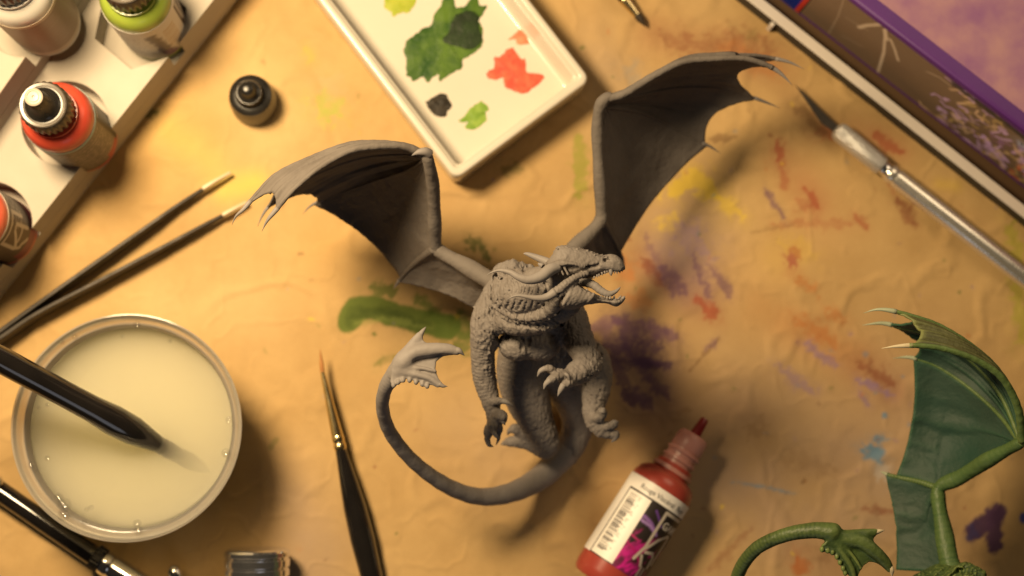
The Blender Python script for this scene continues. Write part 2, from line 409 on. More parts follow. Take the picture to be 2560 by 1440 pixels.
def stroke(rgb, al, X, Y, pts, w, col, alpha=0.9, brk=0.0, soft=0.35, seed=0, warp=0.5):
    pts = arr(pts)
    lo = pts.min(0) - w * 3.2; hi = pts.max(0) + w * 3.2
    m = (X > lo[0]) & (X < hi[0]) & (Y > lo[1]) & (Y < hi[1])
    if not m.any(): return
    x, y = X[m], Y[m]
    p3 = np.c_[x, y, np.full(x.shape, seed * 3.7)]
    if brk > 0:                                       # dry, dragged paint: bent outline, thin frayed ends, streaks along the pull
        x0, y0 = x, y
        for f, amp in ((0.9 / w, .55), (2.2 / w, .35), (0.55, .45)):
            x = x + (fbm(np.c_[x0, y0, np.full(x.shape, seed * 3.1)], f, 3, seed + 1) - .5) * w * amp * 2.2
            y = y + (fbm(np.c_[x0, y0, np.full(x.shape, seed * 5.3)], f, 3, seed + 6) - .5) * w * amp * 2.2
        d, s = poly_dist(x, y, pts)
        L = max(s.max(), 1e-3); tq = s / L; sk = 0.35 + 0.3 * ((seed * 0.618) % 1)
        wf = w * (0.30 + 0.85 * np.where(tq < sk, tq / sk, (1 - tq) / (1 - sk)).clip(0, 1) ** .6)
        e = pts[-1] - pts[0]; e = e / (np.linalg.norm(e) + 1e-6) if len(pts) > 1 else np.array([1.0, 0])
        al_ = (x * e[0] + y * e[1]); pe = (-x * e[1] + y * e[0])
        g = fbm(np.c_[al_ * 0.25, pe * 1.2, np.full(x.shape, seed * 1.3)], 0.75, 4, seed + 3)
        g2 = fbm(np.c_[x0, y0, np.full(x.shape, seed * 2.1)], 0.5, 4, seed + 9)
        base = np.exp(-1.1 * (d / wf) ** 2)
        k = sstep(0.05, 1.05, base * (1.3 - .8 * brk) + (g - .5) * 1.0 + (g2 - .5) * .8 - .08) * np.clip(base * 3, 0, 1)
        k = np.maximum(k, .34 * np.exp(-.9 * (d / w) ** 2) * sstep(.25, .7, g2 * .5 + g * .5))
    elif soft > 0.85:                                 # a wash: no edge at all
        d, s = poly_dist(x, y, pts)
        k = np.exp(-1.6 * (d / w) ** 2) * (0.45 + 1.1 * (fbm(p3, 0.06, 4, seed) - 0.25)).clip(0, 1)
    else:
        d, s = poly_dist(x, y, pts)
        nz = (fbm(p3, 1.6 / w, 4, seed) - 0.5) * 2 * w * warp
        k = 1 - sstep(w * (1 - soft), w * (1 + soft * 0.4), d + nz)
    k = k * alpha
    a0 = al[m]; c0 = rgb[m]
    an = a0 + k - a0 * k
    rgb[m] = np.where(an[:, None] > 1e-4, (c0 * (a0 * (1 - k))[:, None] + arr(col) * k[:, None]) / np.maximum(an, 1e-4)[:, None], c0)
    al[m] = an

# ------------------------------------------------------------------ structure: table and the stained kraft paper on it
def build_paper():
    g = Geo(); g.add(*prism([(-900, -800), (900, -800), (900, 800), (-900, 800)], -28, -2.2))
    t = mesh_obj('table_top', g, mat('wood_table_shade', (0.11, 0.065, 0.03), 0.5, noise=(3, (0.08, 0.045, 0.02), 0.3)), smooth=False); t["kind"] = "structure"  # dark tone stands in for the shade between straightedge and box
    c = arr([P(u, v)[:2] for u, v in ((0, 0), (2560, 0), (0, 1440), (2560, 1440))])
    lo = c.min(0) - 45; hi = c.max(0) + 45; h = 0.62
    nx, ny = ((hi - lo) / h).astype(int)
    xs = np.linspace(lo[0], hi[0], nx); ys = np.linspace(lo[1], hi[1], ny)
    X, Y = np.meshgrid(xs, ys, indexing='ij')
    p3 = np.stack([X, Y, np.zeros_like(X)], -1)
    z = (fbm(p3, 1 / 55.0, 3, 1) - 0.5) * 1.5
    for k, (f, a) in enumerate(((1 / 34.0, 0.5), (1 / 15.0, 0.20))):       # soft creases in the sheet
        r = np.abs(fbm(p3 + 40 * k, f, 3, 9 + k) - 0.5); z += a * (1 - sstep(0, 0.07, r)) * 1.15
    z = (z - np.median(z)) * .85
    z -= .35
    rgb = np.zeros(X.shape + (3,)); al = np.zeros(X.shape)
    def st(px, w, col, alpha=0.9, brk=0.0, soft=0.35, warp=0.5):
        st.n += 1
        if brk > 0: w *= 1.35; alpha = min(1, alpha * .88)
        stroke(rgb, al, X, Y, [P(u, v)[:2] for u, v in px], w / 6.6, col, alpha, brk, soft, st.n, warp)
    st.n = 0
    G1, G2, G3 = (0.10, 0.145, 0.026), (0.055, 0.08, 0.016), (0.33, 0.42, 0.06)
    RD, RB, OR = (0.34, 0.075, 0.04), (0.22, 0.065, 0.035), (0.44, 0.165, 0.05)
    PU, PD, LV = (0.15, 0.075, 0.13), (0.085, 0.042, 0.09), (0.26, 0.17, 0.28)
    YE, BL, GY, BR = (0.70, 0.50, 0.04), (0.08, 0.22, 0.36), (0.30, 0.25, 0.22), (0.20, 0.11, 0.05)
    # broad soft washes: browner, greyer and paler zones
    for px, w, col, a in (([(1150, 520), (1450, 560)], 150, BR, .25), ([(1500, 120), (1560, 300)], 90, GY, .35), ([(1620, 900), (1560, 800)], 150, BR, .22),
                          ([(1850, 1150), (2150, 1250)], 260, (0.34, 0.25, 0.21), .6), ([(700, 1260), (780, 1400)], 120, (0.34, 0.25, 0.2), .55), ([(2250, 1000)], 200, (0.36, 0.24, 0.18), .4), ([(1150, 1060), (1250, 1180)], 110, (0.36, 0.26, 0.2), .35), ([(300, 380), (480, 330)], 120, (0.5, 0.3, 0.09), .5), ([(1700, 1000), (1850, 1050)], 130, (0.3, 0.17, 0.09), .4), ([(960, 560), (820, 620)], 90, (0.5, 0.29, 0.09), .4), ([(420, 760), (640, 780)], 90, (0.66, 0.47, 0.24), .5), ([(620, 200), (680, 330)], 90, (0.68, 0.52, 0.26), .5), ([(2050, 560), (1900, 640)], 110, (0.58, 0.36, 0.16), .5),
                          ([(1700, 620), (1760, 560)], 90, GY, .45), ([(2300, 1400), (2500, 1350)], 140, BR, .2), ([(1950, 60), (1850, 120)], 120, BR, .2)):
        st(px, w * 1.3, col, a, 0.0, 0.9, 0.8)
    for px, w, col, a in (([(1600, 660), (1760, 760)], 60, RB, .4), ([(1900, 780), (2150, 900)], 60, OR, .35), ([(1560, 830), (1650, 980)], 85, PD, .5), ([(1680, 600), (1720, 700)], 80, LV, .45), ([(2150, 330), (2250, 370)], 50, RD, .35),
                          ([(1960, 400), (2040, 500)], 50, RD, .35), ([(2150, 920), (2220, 980)], 50, RB, .4), ([(1640, 90), (1940, 160)], 60, RB, .35), ([(1990, 260), (2060, 330)], 50, BR, .5), ([(2000, 1380), (2080, 1410)], 60, RB, .35), ([(1950, 640)], 60, YE, .18)):
        st(px, w * 1.2, col, a, 0.0, 0.9, 0.8)
    # greens
    st([(872, 800), (885, 775), (930, 768), (985, 785), (1060, 805), (1120, 815)], 33, G1, .95, 0, .2, .25)
    st([(860, 800), (920, 775)], 24, G2, .5, .3); st([(880, 798), (960, 778), (1060, 812)], 13, G2, .8, .3); st([(900, 772), (1010, 792)], 9, G2, .7, .3)
    st([(1000, 812), (1110, 826)], 12, G2, .7, .35); st([(930, 790), (1080, 822)], 7, (0.2, 0.24, 0.06), .7, .4); st([(890, 810), (950, 800)], 6, (0.22, 0.25, 0.06), .6, .4)
    st([(915, 722), (985, 722)], 19, G1, .9, .15); st([(1035, 738), (1075, 775), (1100, 800)], 17, G1, .9, .2)
    st([(1080, 800), (1175, 825)], 42, G1, .9, .42); st([(1130, 860), (1190, 850)], 34, G1, .85, .45)
    st([(935, 915), (1010, 880)], 10, G1, .7, .5); st([(935, 835)], 6, G1, .8)
    st([(1172, 590), (1185, 625)], 18, G2, .9, .15); st([(1205, 610), (1222, 655)], 12, G2, .9, .2); st([(1240, 690)], 12, G2, .8)
    st([(770, 115), (778, 150)], 14, G3, .5, .3); st([(785, 255), (850, 275)], 34, G3, .7, .48); st([(800, 205), (870, 225)], 26, (0.4, 0.36, 0.2), .5, .5)
    st([(560, 470), (640, 455)], 42, (0.68, 0.58, 0.10), .5, 0, .9); st([(420, 330), (520, 400)], 60, (0.66, 0.48, 0.12), .4, 0, .9)
    st([(1448, 345), (1452, 500)], 17, (0.26, 0.27, 0.04), .8, .2); st([(1250, 420), (1310, 425)], 14, G2, .6, .4)
    st([(365, 285), (395, 270)], 13, G2, .8, .2); st([(675, 1120), (690, 1100)], 8, G1, .35)
    # reds and oranges
    for px, w, col, a, b in (([(1947, 350), (1952, 400)], 14, RD, .85, .2), ([(1950, 400), (1965, 470)], 13, RD, .6, .4), ([(2010, 470), (2045, 520)], 13, RD, .85, .3),
                             ([(1995, 500), (2015, 530)], 16, RD, .6, .5), ([(2135, 535), (2172, 572)], 11, RD, .75, .38), ([(2240, 490), (2290, 565)], 14, RB, .85, .3),
                             ([(2215, 450), (2240, 480)], 10, RD, .6, .5), ([(2045, 320), (2085, 340)], 20, RD, .7, .35), ([(2190, 335), (2255, 378)], 17, RD, .8, .32),
                             ([(1988, 620), (1978, 672)], 17, (0.36, 0.09, 0.07), .9, .1), ([(1740, 745), (1795, 800)], 15, RD, .9, .3), ([(1600, 640), (1665, 715)], 14, RB, .9, .3),
                             ([(1570, 690), (1545, 650)], 26, OR, .7, .3), ([(1985, 690), (2045, 735)], 15, OR, .8, .45), ([(1980, 790), (2090, 860)], 22, OR, .75, .55),
                             ([(2060, 780), (2120, 800)], 14, OR, .7, .55), ([(2150, 900), (2235, 965)], 22, RB, .8, .42), ([(1560, 740), (1640, 760)], 16, OR, .6, .45),
                             ([(1995, 1390), (2012, 1440)], 17, (0.42, 0.12, 0.03), .85, .2), ([(2040, 1370), (2110, 1400)], 22, BR, .5, .5), ([(2155, 1272), (2240, 1280)], 10, RB, .7, .4),
                             ([(1650, 90), (1930, 130)], 40, RB, .6, .62), ([(1800, 100), (1960, 190)], 26, OR, .6, .58), ([(1980, 250), (2060, 320)], 24, BR, .8, .45),
                             ([(1780, 350), (1830, 345)], 16, BR, .7, .4), ([(1770, 1430), (1880, 1320)], 12, RB, .45, .5), ([(1930, 560), (2130, 560)], 14, RD, .5, .62),
                             ([(330, 1425), (350, 1440)], 12, RB, .6, .2), ([(1880, 580), (1990, 560)], 6, BR, .5, .5)):
        st(px, w, col, a, b)
    # yellows
    st([(1665, 490), (1740, 455), (1800, 500)], 32, YE, .8, .12); st([(1800, 500), (1860, 545)], 24, YE, .6, .3); st([(1690, 530), (1650, 580)], 18, YE, .6, .35)
    st([(2350, 460), (2390, 465)], 22, YE, .45, 0, .9); st([(2530, 560), (2548, 700), (2556, 860)], 26, (0.36, 0.34, 0.04), .75, .25, .7)
    st([(1960, 600), (2040, 640)], 26, YE, .25, .4, .8); st([(1870, 100), (1890, 70)], 18, G2, .4, .45)
    # purples
    for px, w, col, a, b in (([(1912, 470), (1965, 552)], 9, PU, .8, .25), ([(1610, 580), (1660, 700)], 10, PU, .5, .4), ([(1660, 670), (1705, 735)], 22, PU, .85, .3),
                             ([(1735, 640), (1775, 740)], 14, PU, .8, .35), ([(1770, 660), (1830, 740)], 15, PU, .75, .42), ([(1690, 560), (1770, 620)], 40, LV, .65, .46),
                             ([(1540, 790), (1660, 870)], 34, PD, .9, .35), ([(1500, 850), (1640, 905)], 34, PD, .95, .28), ([(1600, 800), (1695, 850)], 16, PU, .85, .38),
                             ([(1580, 905), (1675, 912)], 17, PD, .95, .25), ([(1520, 880), (1560, 960)], 22, PD, .85, .35), ([(1555, 965), (1600, 1000), (1575, 1022)], 22, PD, .95, .25),
                             ([(1605, 930), (1675, 1000)], 14, PD, .9, .35), ([(1480, 820), (1560, 800)], 24, PU, .8, .4), ([(1720, 930), (1800, 845)], 5, BR, .7, .3),
                             ([(1770, 870), (1795, 850)], 12, PU, .6, .4), ([(2010, 860), (2095, 915)], 14, LV, .75, .42), ([(1940, 915), (2040, 985)], 18, LV, .6, .45),
                             ([(2140, 945), (2235, 990)], 10, LV, .9, .3), ([(2145, 975), (2175, 1015)], 9, LV, .75, .3), ([(1690, 1040), (1730, 1020)], 10, BR, .4, .4),
                             ([(2435, 1330), (2470, 1300), (2495, 1280)], 26, PD, .97, 0), ([(2490, 1290), (2485, 1360)], 24, PD, .97, 0), ([(2440, 1320), (2425, 1345)], 14, (0.06, 0.05, 0.14), .9, .1),
                             ([(2560, 1295)], 15, (0.05, 0.06, 0.25), .95, 0), ([(1870, 1060), (1910, 1080)], 34, BR, .5, .58), ([(1960, 1150), (2080, 1170)], 26, BR, .35, .55)):
        st(px, w, col, a, b)
    # blues
    st([(2160, 1110), (2205, 1160)], 19, BL, .95, .2); st([(2185, 1100), (2220, 1092)], 8, BL, .8, .3); st([(2200, 1160), (2215, 1195)], 17, (0.5, 0.46, 0.42), .6, .2)
    st([(1830, 1205), (1915, 1218), (1990, 1235)], 5, BL, .6, .35); st([(2212, 1038)], 9, BL, .7); st([(2165, 885)], 10, BL, .35); st([(1550, 170), (1600, 200)], 26, (0.22, 0.25, 0.26), .45, .45)
    sp = np.random.default_rng(3)                                          # stray flecks
    for k in range(150):
        u, v = sp.uniform(1450, 2560), sp.uniform(60, 1440)
        if k % 4 == 0: u, v = sp.uniform(600, 1500), sp.uniform(60, 1440)
        c = [RB, OR, PU, LV, BR, BL, YE, G1][int(sp.integers(8))]
        a = sp.uniform(0, 6.28); l = sp.uniform(0, 16)
        st([(u, v), (u + l * math.cos(a), v + l * math.sin(a))], sp.uniform(2.5, 6), c, sp.uniform(.2, .6), .3 if l > 8 else 0)
    ge = Geo(); ge.v = [np.stack([X, Y, z], -1).reshape(-1, 3)]; fq = grid_faces(nx, ny)
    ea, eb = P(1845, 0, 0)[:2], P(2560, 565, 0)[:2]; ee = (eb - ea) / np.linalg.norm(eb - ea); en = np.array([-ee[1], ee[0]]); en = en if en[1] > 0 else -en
    fc = np.stack([X, Y], -1).reshape(-1, 2)[fq].mean(1); fq = fq[((fc - ea) @ en) < 2.5]; ge.f = np.ascontiguousarray(fq)  # sheet ends at the straightedge so the dark table paints the shaded strip
    m = mat('stained_kraft_paper', (0.59, 0.40, 0.18), 0.68, spec=0.15, noise=(2.2, (0.40, 0.25, 0.10), 0.30), attr='paint', bump=[('noise', 30, 0.10, 0.5), ('noise', 150, 0.3, 0.2)])
    for n_ in m.node_tree.nodes:
        if n_.type == 'TEX_NOISE' and abs(n_.inputs['Scale'].default_value - 2.2) < .01: n_.inputs['Detail'].default_value = 13; n_.inputs['Roughness'].default_value = .68
    o = mesh_obj('paper_sheet', ge, m, angle=None); o["kind"] = "structure"
    set_col(o, rgb.reshape(-1, 3), al.reshape(-1))
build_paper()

# ------------------------------------------------------------------ bottle rack: laminated boards with round cut-outs that break through the edge
ZT, ZF, ZU, ZM = 24.0, 12.0, 44.0, 31.0        # lower board top / hole floor, upper tier top / hole floor

def notch_outline(a, b, back, holes, seg=40):
    """Board outline: front edge a->b with hole arcs cut in, then the corners in back."""
    a, b = arr(a)[:2], arr(b)[:2]; e = b - a; L = np.linalg.norm(e); e /= L
    inn = arr(back[0])[:2] - a; inn = inn - e * (inn @ e); inn /= np.linalg.norm(inn)
    cuts = []
    for c, r, ns, rot in holes:
        c = arr(c)[:2]
        th = np.linspace(0, 2 * np.pi, ns, endpoint=False) + rot
        ring = c + r * np.c_[np.cos(th), np.sin(th)]
        s = (ring - a) @ e; d = (ring - a) @ inn
        k = [i for i in range(ns) if d[i] > 0]
        # start of the run of inside points, walked so that s grows from the first to the last
        st = [i for i in k if d[i - 1] <= 0]
        if not st: cuts.append((float((c - a) @ e), ring)); continue
        run = []; i = st[0]
        while d[i % ns] > 0 and len(run) < ns: run.append(i % ns); i += 1
        def cross(i0, i1):
            t = d[i0] / (d[i0] - d[i1]); return ring[i0] + t * (ring[i1] - ring[i0])
        pts = [cross(run[0], (run[0] - 1) % ns)] + [ring[q_] for q_ in run] + [cross(run[-1], (run[-1] + 1) % ns)]
        if ((pts[0] - a) @ e) > ((pts[-1] - a) @ e): pts = pts[::-1]
        cuts.append((float((pts[0] - a) @ e), arr(pts)))
    cuts.sort(key=lambda c: c[0])
    out = [a]
    for _, pts in cuts: out += list(pts)
    out.append(b); out += [arr(p)[:2] for p in back]
    return arr(out)

BOT = {'red': P(83, 242, 81)[:2], 'green': P(290, -75, 81)[:2], 'salmon': P(-150, 505, 81)[:2], 'white': P(-30, -98, 100)[:2]}
def build_rack():
    t = Thing('paint_rack', 'stepped white board rack with round holes holding paint bottles', 'bottle rack', P(150, 350, 0))
    a = P(620, -108, ZT)[:2]; b = P(-330, 1085, ZT)[:2]
    e = (b - a) / np.linalg.norm(b - a); nn = np.array([e[1], -e[0]])
    if nn @ np.array([-1, 1.0]) < 0: nn = -nn                      # into the rack
    ua, ub = P(163, 0, ZU)[:2], P(9, 220, ZU)[:2]
    du = (ua + ub) / 2; ue = (ub - ua) / np.linalg.norm(ub - ua)
    u0 = du - ue * 90; u1 = du + ue * 150
    ba, bb = a + nn * 130, b + nn * 130
    hred = P(163, 308, ZT)[:2]; hsal = P(-30, 560, ZT)[:2]; hgr = P(352, 58, ZT)[:2]
    hwh = P(62, 32, ZU)[:2]
    top = notch_outline(a, b, [u1, u0], [(hred, 15.6, 40, 0.1), (hsal, 15.6, 40, 0.1), (hgr, 17.5, 6, math.radians(20))])
    for name, poly, z0, z1 in (('base_board', [a, b, bb, ba], 0.2, ZF), ('middle_board', top, ZF + 0.02, ZT),
                               ('riser_block', [u0, u1, bb, ba], ZF + 0.03, ZM),
                               ('upper_board', notch_outline(u0, u1, [bb, ba], [(hwh, 15.6, 40, 0.1)]), ZM + 0.02, ZU)):
        if name == 'riser_block': poly = [p - nn * -0.0 for p in poly]
        g = Geo(); g.add(*prism(poly, z0, z1)); o = t.part(name, g, M['white_board'], angle=30); tri_fix(o); bevel(o, 0.35, 2)
build_rack()

# ------------------------------------------------------------------ dropper bottles
CAP = [(7.9, 0), (8.1, 0.4), (8.1, 7.2), (7.7, 8.0), (7.5, 8.4)]
def cap_parts(t, o, axis, ribbed=True, parent=None, tip=True):
    """Screw cap: ribbed skirt, rim coloured as if lit, dark cone and a nozzle with a pale end."""
    g = Geo(); g.add(*lathe([(7.4, -0.2)] + CAP + [(6.3, 8.6)], o, axis, 96, rib=((2, 3), 0.35) if ribbed else None))
    c = t.part('cap', g, M['cap_ribs'], parent)
    g = Geo(); g.add(*lathe([(7.4, 8.1), (7.75, 8.5), (7.4, 9.0), (6.5, 8.9), (6.3, 8.2)], o, axis, 64)); t.part('cap_rim', g, M['cap_edge'], c)
    g = Geo(); g.add(*lathe([(6.4, 8.3), (5.2, 9.0), (4.4, 10.2), (3.9, 12.5), (3.4, 14.5), (3.1, 18.6), (2.7, 19.4)], o, axis, 48)); t.part('nozzle_cover', g, M['black_plastic'], c)
    if tip:
        g = Geo(); g.add(*lathe([(2.9, 18.9), (2.95, 19.8), (2.5, 20.1), (2.1, 20.1), (1.95, 19.8), (1.75, 19.8), (1.6, 20.1), (0.5, 20.15), (0.35, 19.7)], o, axis, 40)); t.part('cap_tip', g, M['cap_tip'], c)
    return c

def label_patch(t, parent, o, axis, x0, r, h0, h1, th0, th1, paint, n=(150, 90), name='label'):
    """Curved printed label. x0 = direction of th=0; paint(x_mm, h_mm, rgb) colours it."""
    a = arr(axis) / np.linalg.norm(axis); x = arr(x0) - a * (arr(x0) @ a); x /= np.linalg.norm(x); y = np.cross(a, x)
    th = np.linspace(th0, th1, n[0]); h = np.linspace(h0, h1, n[1])
    TH, Hh = np.meshgrid(th, h, indexing='ij')
    g3 = arr(o) + a * Hh[..., None] + r * (np.cos(TH)[..., None] * x + np.sin(TH)[..., None] * y)
    ge = Geo(); v, f = solid_grid(g3, 0.12); ge.add(v, f)
    ob = t.part(name, ge, M['label'], parent)
    X = TH * r; rgb = np.ones(X.shape + (3,)) * 0.75; al = np.ones(X.shape)
    paint(X, Hh, rgb, al)
    set_col(ob, np.vstack([rgb.reshape(-1, 3)] * 2), np.hstack([al.reshape(-1)] * 2))
    return ob, (lambda tx, hy, off=0.0: arr(o) + a * np.asarray(hy)[..., None] + (r + off) * (np.cos(np.asarray(tx) / r)[..., None] * x + np.sin(np.asarray(tx) / r)[..., None] * y))

def text_geo(body, size, bold=0.0):
    cu = bpy.data.curves.new("text", 'FONT'); cu.body = body; cu.size = size; cu.offset = bold; cu.resolution_u = 3
    o = bpy.data.objects.new("text", cu); COL.objects.link(o)
    dg = bpy.context.evaluated_depsgraph_get(); me = o.evaluated_get(dg).to_mesh()
    v = arr([x.co[:] for x in me.vertices]); f = [tuple(p.vertices) for p in me.polygons]
    o.evaluated_get(dg).to_mesh_clear(); bpy.data.objects.remove(o); bpy.data.curves.remove(cu)
    return v, f

def rect(X, Hh, rgb, x0, x1, h0, h1, col):
    m = (X > x0) & (X < x1) & (Hh > h0) & (Hh < h1); rgb[m] = col

def logo_lines(X, Hh, rgb, al, ox, oh, s, col, w, sx=1):
    """Outlined frame with a large letter A whose feet run out of it."""
    for pts in ([(0, 0), (0, -14)], [(0, 0), (12, 0), (12, -12)], [(0, -14), (1.2, -18.5)], [(0.2, -15), (6, -5), (8.4, -5.2), (8.8, -19)], [(3, -12.5), (8.6, -12.5)], [(2.2, -17.5), (5, -21)]):
        stroke(rgb, al, X, Hh, [(ox + sx * p[0] * s, oh + p[1] * s) for p in pts], w, col, 1.0, 0, .3, 5, .05)

def speckle_text(X, Hh, rgb, x0, x1, h0, h1, col, seed, f=1.6, th=0.52):
    m = (X > x0) & (X < x1) & (Hh > h0) & (Hh < h1)
    n = vnoise(np.c_[X[m] * f * 1.3, Hh[m] * f * 2.2, np.full(m.sum(), seed)], 1.0, seed)
    line = (np.floor((Hh[m] - h0) / 1.5) % 2 == 0)
    k = (n > th) & line
    c = rgb[m]; c[k] = c[k] * 0.45 + arr(col) * 0.55; rgb[m] = c

def bottle(name, label, xy, z, pm, paint, phi, liquid_h=43.0):
    o = np.array([xy[0], xy[1], z])
    t = Thing(name, label, 'paint bottle', o, 'dropper bottles standing in the white rack')
    g = Geo(); g.add(*lathe([(10.8, 0.05), (11.9, 0.6), (12.2, 1.8), (12.2, 38.5), (12.0, 40.6), (11.2, 42.8), (9.9, 44.3), (8.4, 45.0), (7.2, 45.4), (6.8, 46.2), (6.8, 49)], o, n=72))
    b = t.part('bottle_body', g, M[pm])
    g = Geo(); g.add(*lathe([(8.6, 45.2), (8.8, 45.8), (8.6, 46.6), (7.4, 46.8)], o, n=64)); t.part('neck_ring', g, M[pm], b)
    cap_parts(t, o + np.array([0, 0, 48.8]), (0, 0, 1))
    x0 = (math.cos(phi), math.sin(phi), 0)
    label_patch(t, b, o, (0, 0, 1), x0, 12.32, 4.0, 37.5, -2.4, 2.4, paint, (190, 90))
    return t

SE = math.radians(-43)                           # the side of a standing bottle that the lens sees
def lab_red(X, Hh, rgb, al):
    rgb[:] = (0.115, 0.09, 0.068); rect(X, Hh, rgb, -30, 30, 35.6, 38, (0.24, 0.36, 0.34))
    speckle_text(X, Hh, rgb, -16, 9, 8, 34, (0.42, 0.34, 0.25), 2, 1.1)
    rect(X, Hh, rgb, 9, 30, 3, 36, (0.02, 0.018, 0.017)); stroke(rgb, al, X, Hh, [(11, 34), (17, 34), (17, 20)], .8, (0.5, 0.46, 0.4), .8)
    rect(X, Hh, rgb, 2, 9, 3, 8, (0.35, 0.03, 0.03))
def lab_green(X, Hh, rgb, al):
    rgb[:] = (0.70, 0.66, 0.60)
    speckle_text(X, Hh, rgb, -24, -5, 6, 31, (0.3, 0.27, 0.24), 3, 1.5)
    stroke(rgb, al, X, Hh, [(-6, 30), (-3, 6)], 2.6, (0.10, 0.08, 0.10), .95, 0, .6)
    stroke(rgb, al, X, Hh, [(-3.5, 9), (-1.5, 5)], 2.0, (0.08, 0.02, 0.12), .95, 0, .4)
    for k in range(9): rect(X, Hh, rgb, -1.5, 4, 12 + k * 2.1, 12.9 + k * 2.1, (0.52, 0.38, 0.24))
    rect(X, Hh, rgb, 7.5, 30, 3, 34, (0.06, 0.022, 0.014)); rect(X, Hh, rgb, 11, 30, 3, 12, (0.14, 0.01, 0.05))
    logo_lines(X, Hh, rgb, al, 9.5, 32, 1.05, (0.42, 0.38, 0.33), .75)
def lab_salmon(X, Hh, rgb, al):
    rgb[:] = (0.035, 0.016, 0.014); rect(X, Hh, rgb, -30, 30, 36, 38, (0.5, 0.44, 0.36))
    speckle_text(X, Hh, rgb, 2, 22, 22, 35, (0.5, 0.44, 0.36), 4, .9)
    rect(X, Hh, rgb, -8, 30, 3, 11, (0.17, 0.006, 0.03))
    logo_lines(X, Hh, rgb, al, -5.0, 33, 1.0, (0.52, 0.46, 0.38), .8)
    rect(X, Hh, rgb, -30, -14, 3, 37, (0.6, 0.57, 0.52)); rect(X, Hh, rgb, -30, -14, 26, 30, (0.2, 0.22, 0.27))
def lab_white(X, Hh, rgb, al):
    rgb[:] = (0.33, 0.235, 0.15); rect(X, Hh, rgb, -30, 30, 35.3, 38, (0.66, 0.54, 0.38))
    speckle_text(X, Hh, rgb, -20, 20, 8, 34, (0.36, 0.27, 0.18), 6, 1.0)
    rect(X, Hh, rgb, -30, 30, 3, 6.5, (0.55, 0.46, 0.34))
bottle('paint_bottle', 'red dropper bottle with black ribbed cap in the middle hole of the rack', BOT['red'], ZF + 0.05, 'p_red', lab_red, SE)
bottle('paint_bottle', 'lime green dropper bottle in the angular hole of the rack', BOT['green'], ZF + 0.05, 'p_green', lab_green, SE)
bottle('paint_bottle', 'salmon dropper bottle with dark label beside the tweezers, cut off by the picture edge', BOT['salmon'], ZF + 0.05, 'p_salmon', lab_salmon, math.radians(-20))
bottle('paint_bottle', 'white dropper bottle with tan label on the upper step of the rack', BOT['white'], ZM + 0.05, 'p_white', lab_white, SE)

# loose black cap on the paper
def build_cap():
    o = P(637, 259, 0); o[2] = 0.0
    t = Thing('bottle_cap', 'loose smooth black bottle cap standing on the paper', 'bottle cap', o)
    g = Geo(); g.add(*lathe([(8.3, 0.0), (8.9, 0.5), (8.6, 9.0), (7.9, 12.6)], o, n=64)); b = t.part('cap_skirt', g, M['cap_ribs'])
    g = Geo(); g.add(*lathe([(7.9, 12.5), (7.85, 13.3), (7.2, 13.9), (5.4, 14.2), (4.8, 15.4), (4.6, 17.5), (4.2, 18.2), (3.2, 18.5), (2.6, 19.3), (2.3, 23.6), (1.7, 24.2), (0.7, 24.3)], o, n=56)); t.part('nozzle_cover', g, M['black_plastic'], b)
    g = Geo(); g.add(*lathe([(4.65, 17.0), (4.8, 17.5), (4.5, 18.0)], o, n=56)); t.part('cap_rim', g, M['black_gloss'], b)
build_cap()

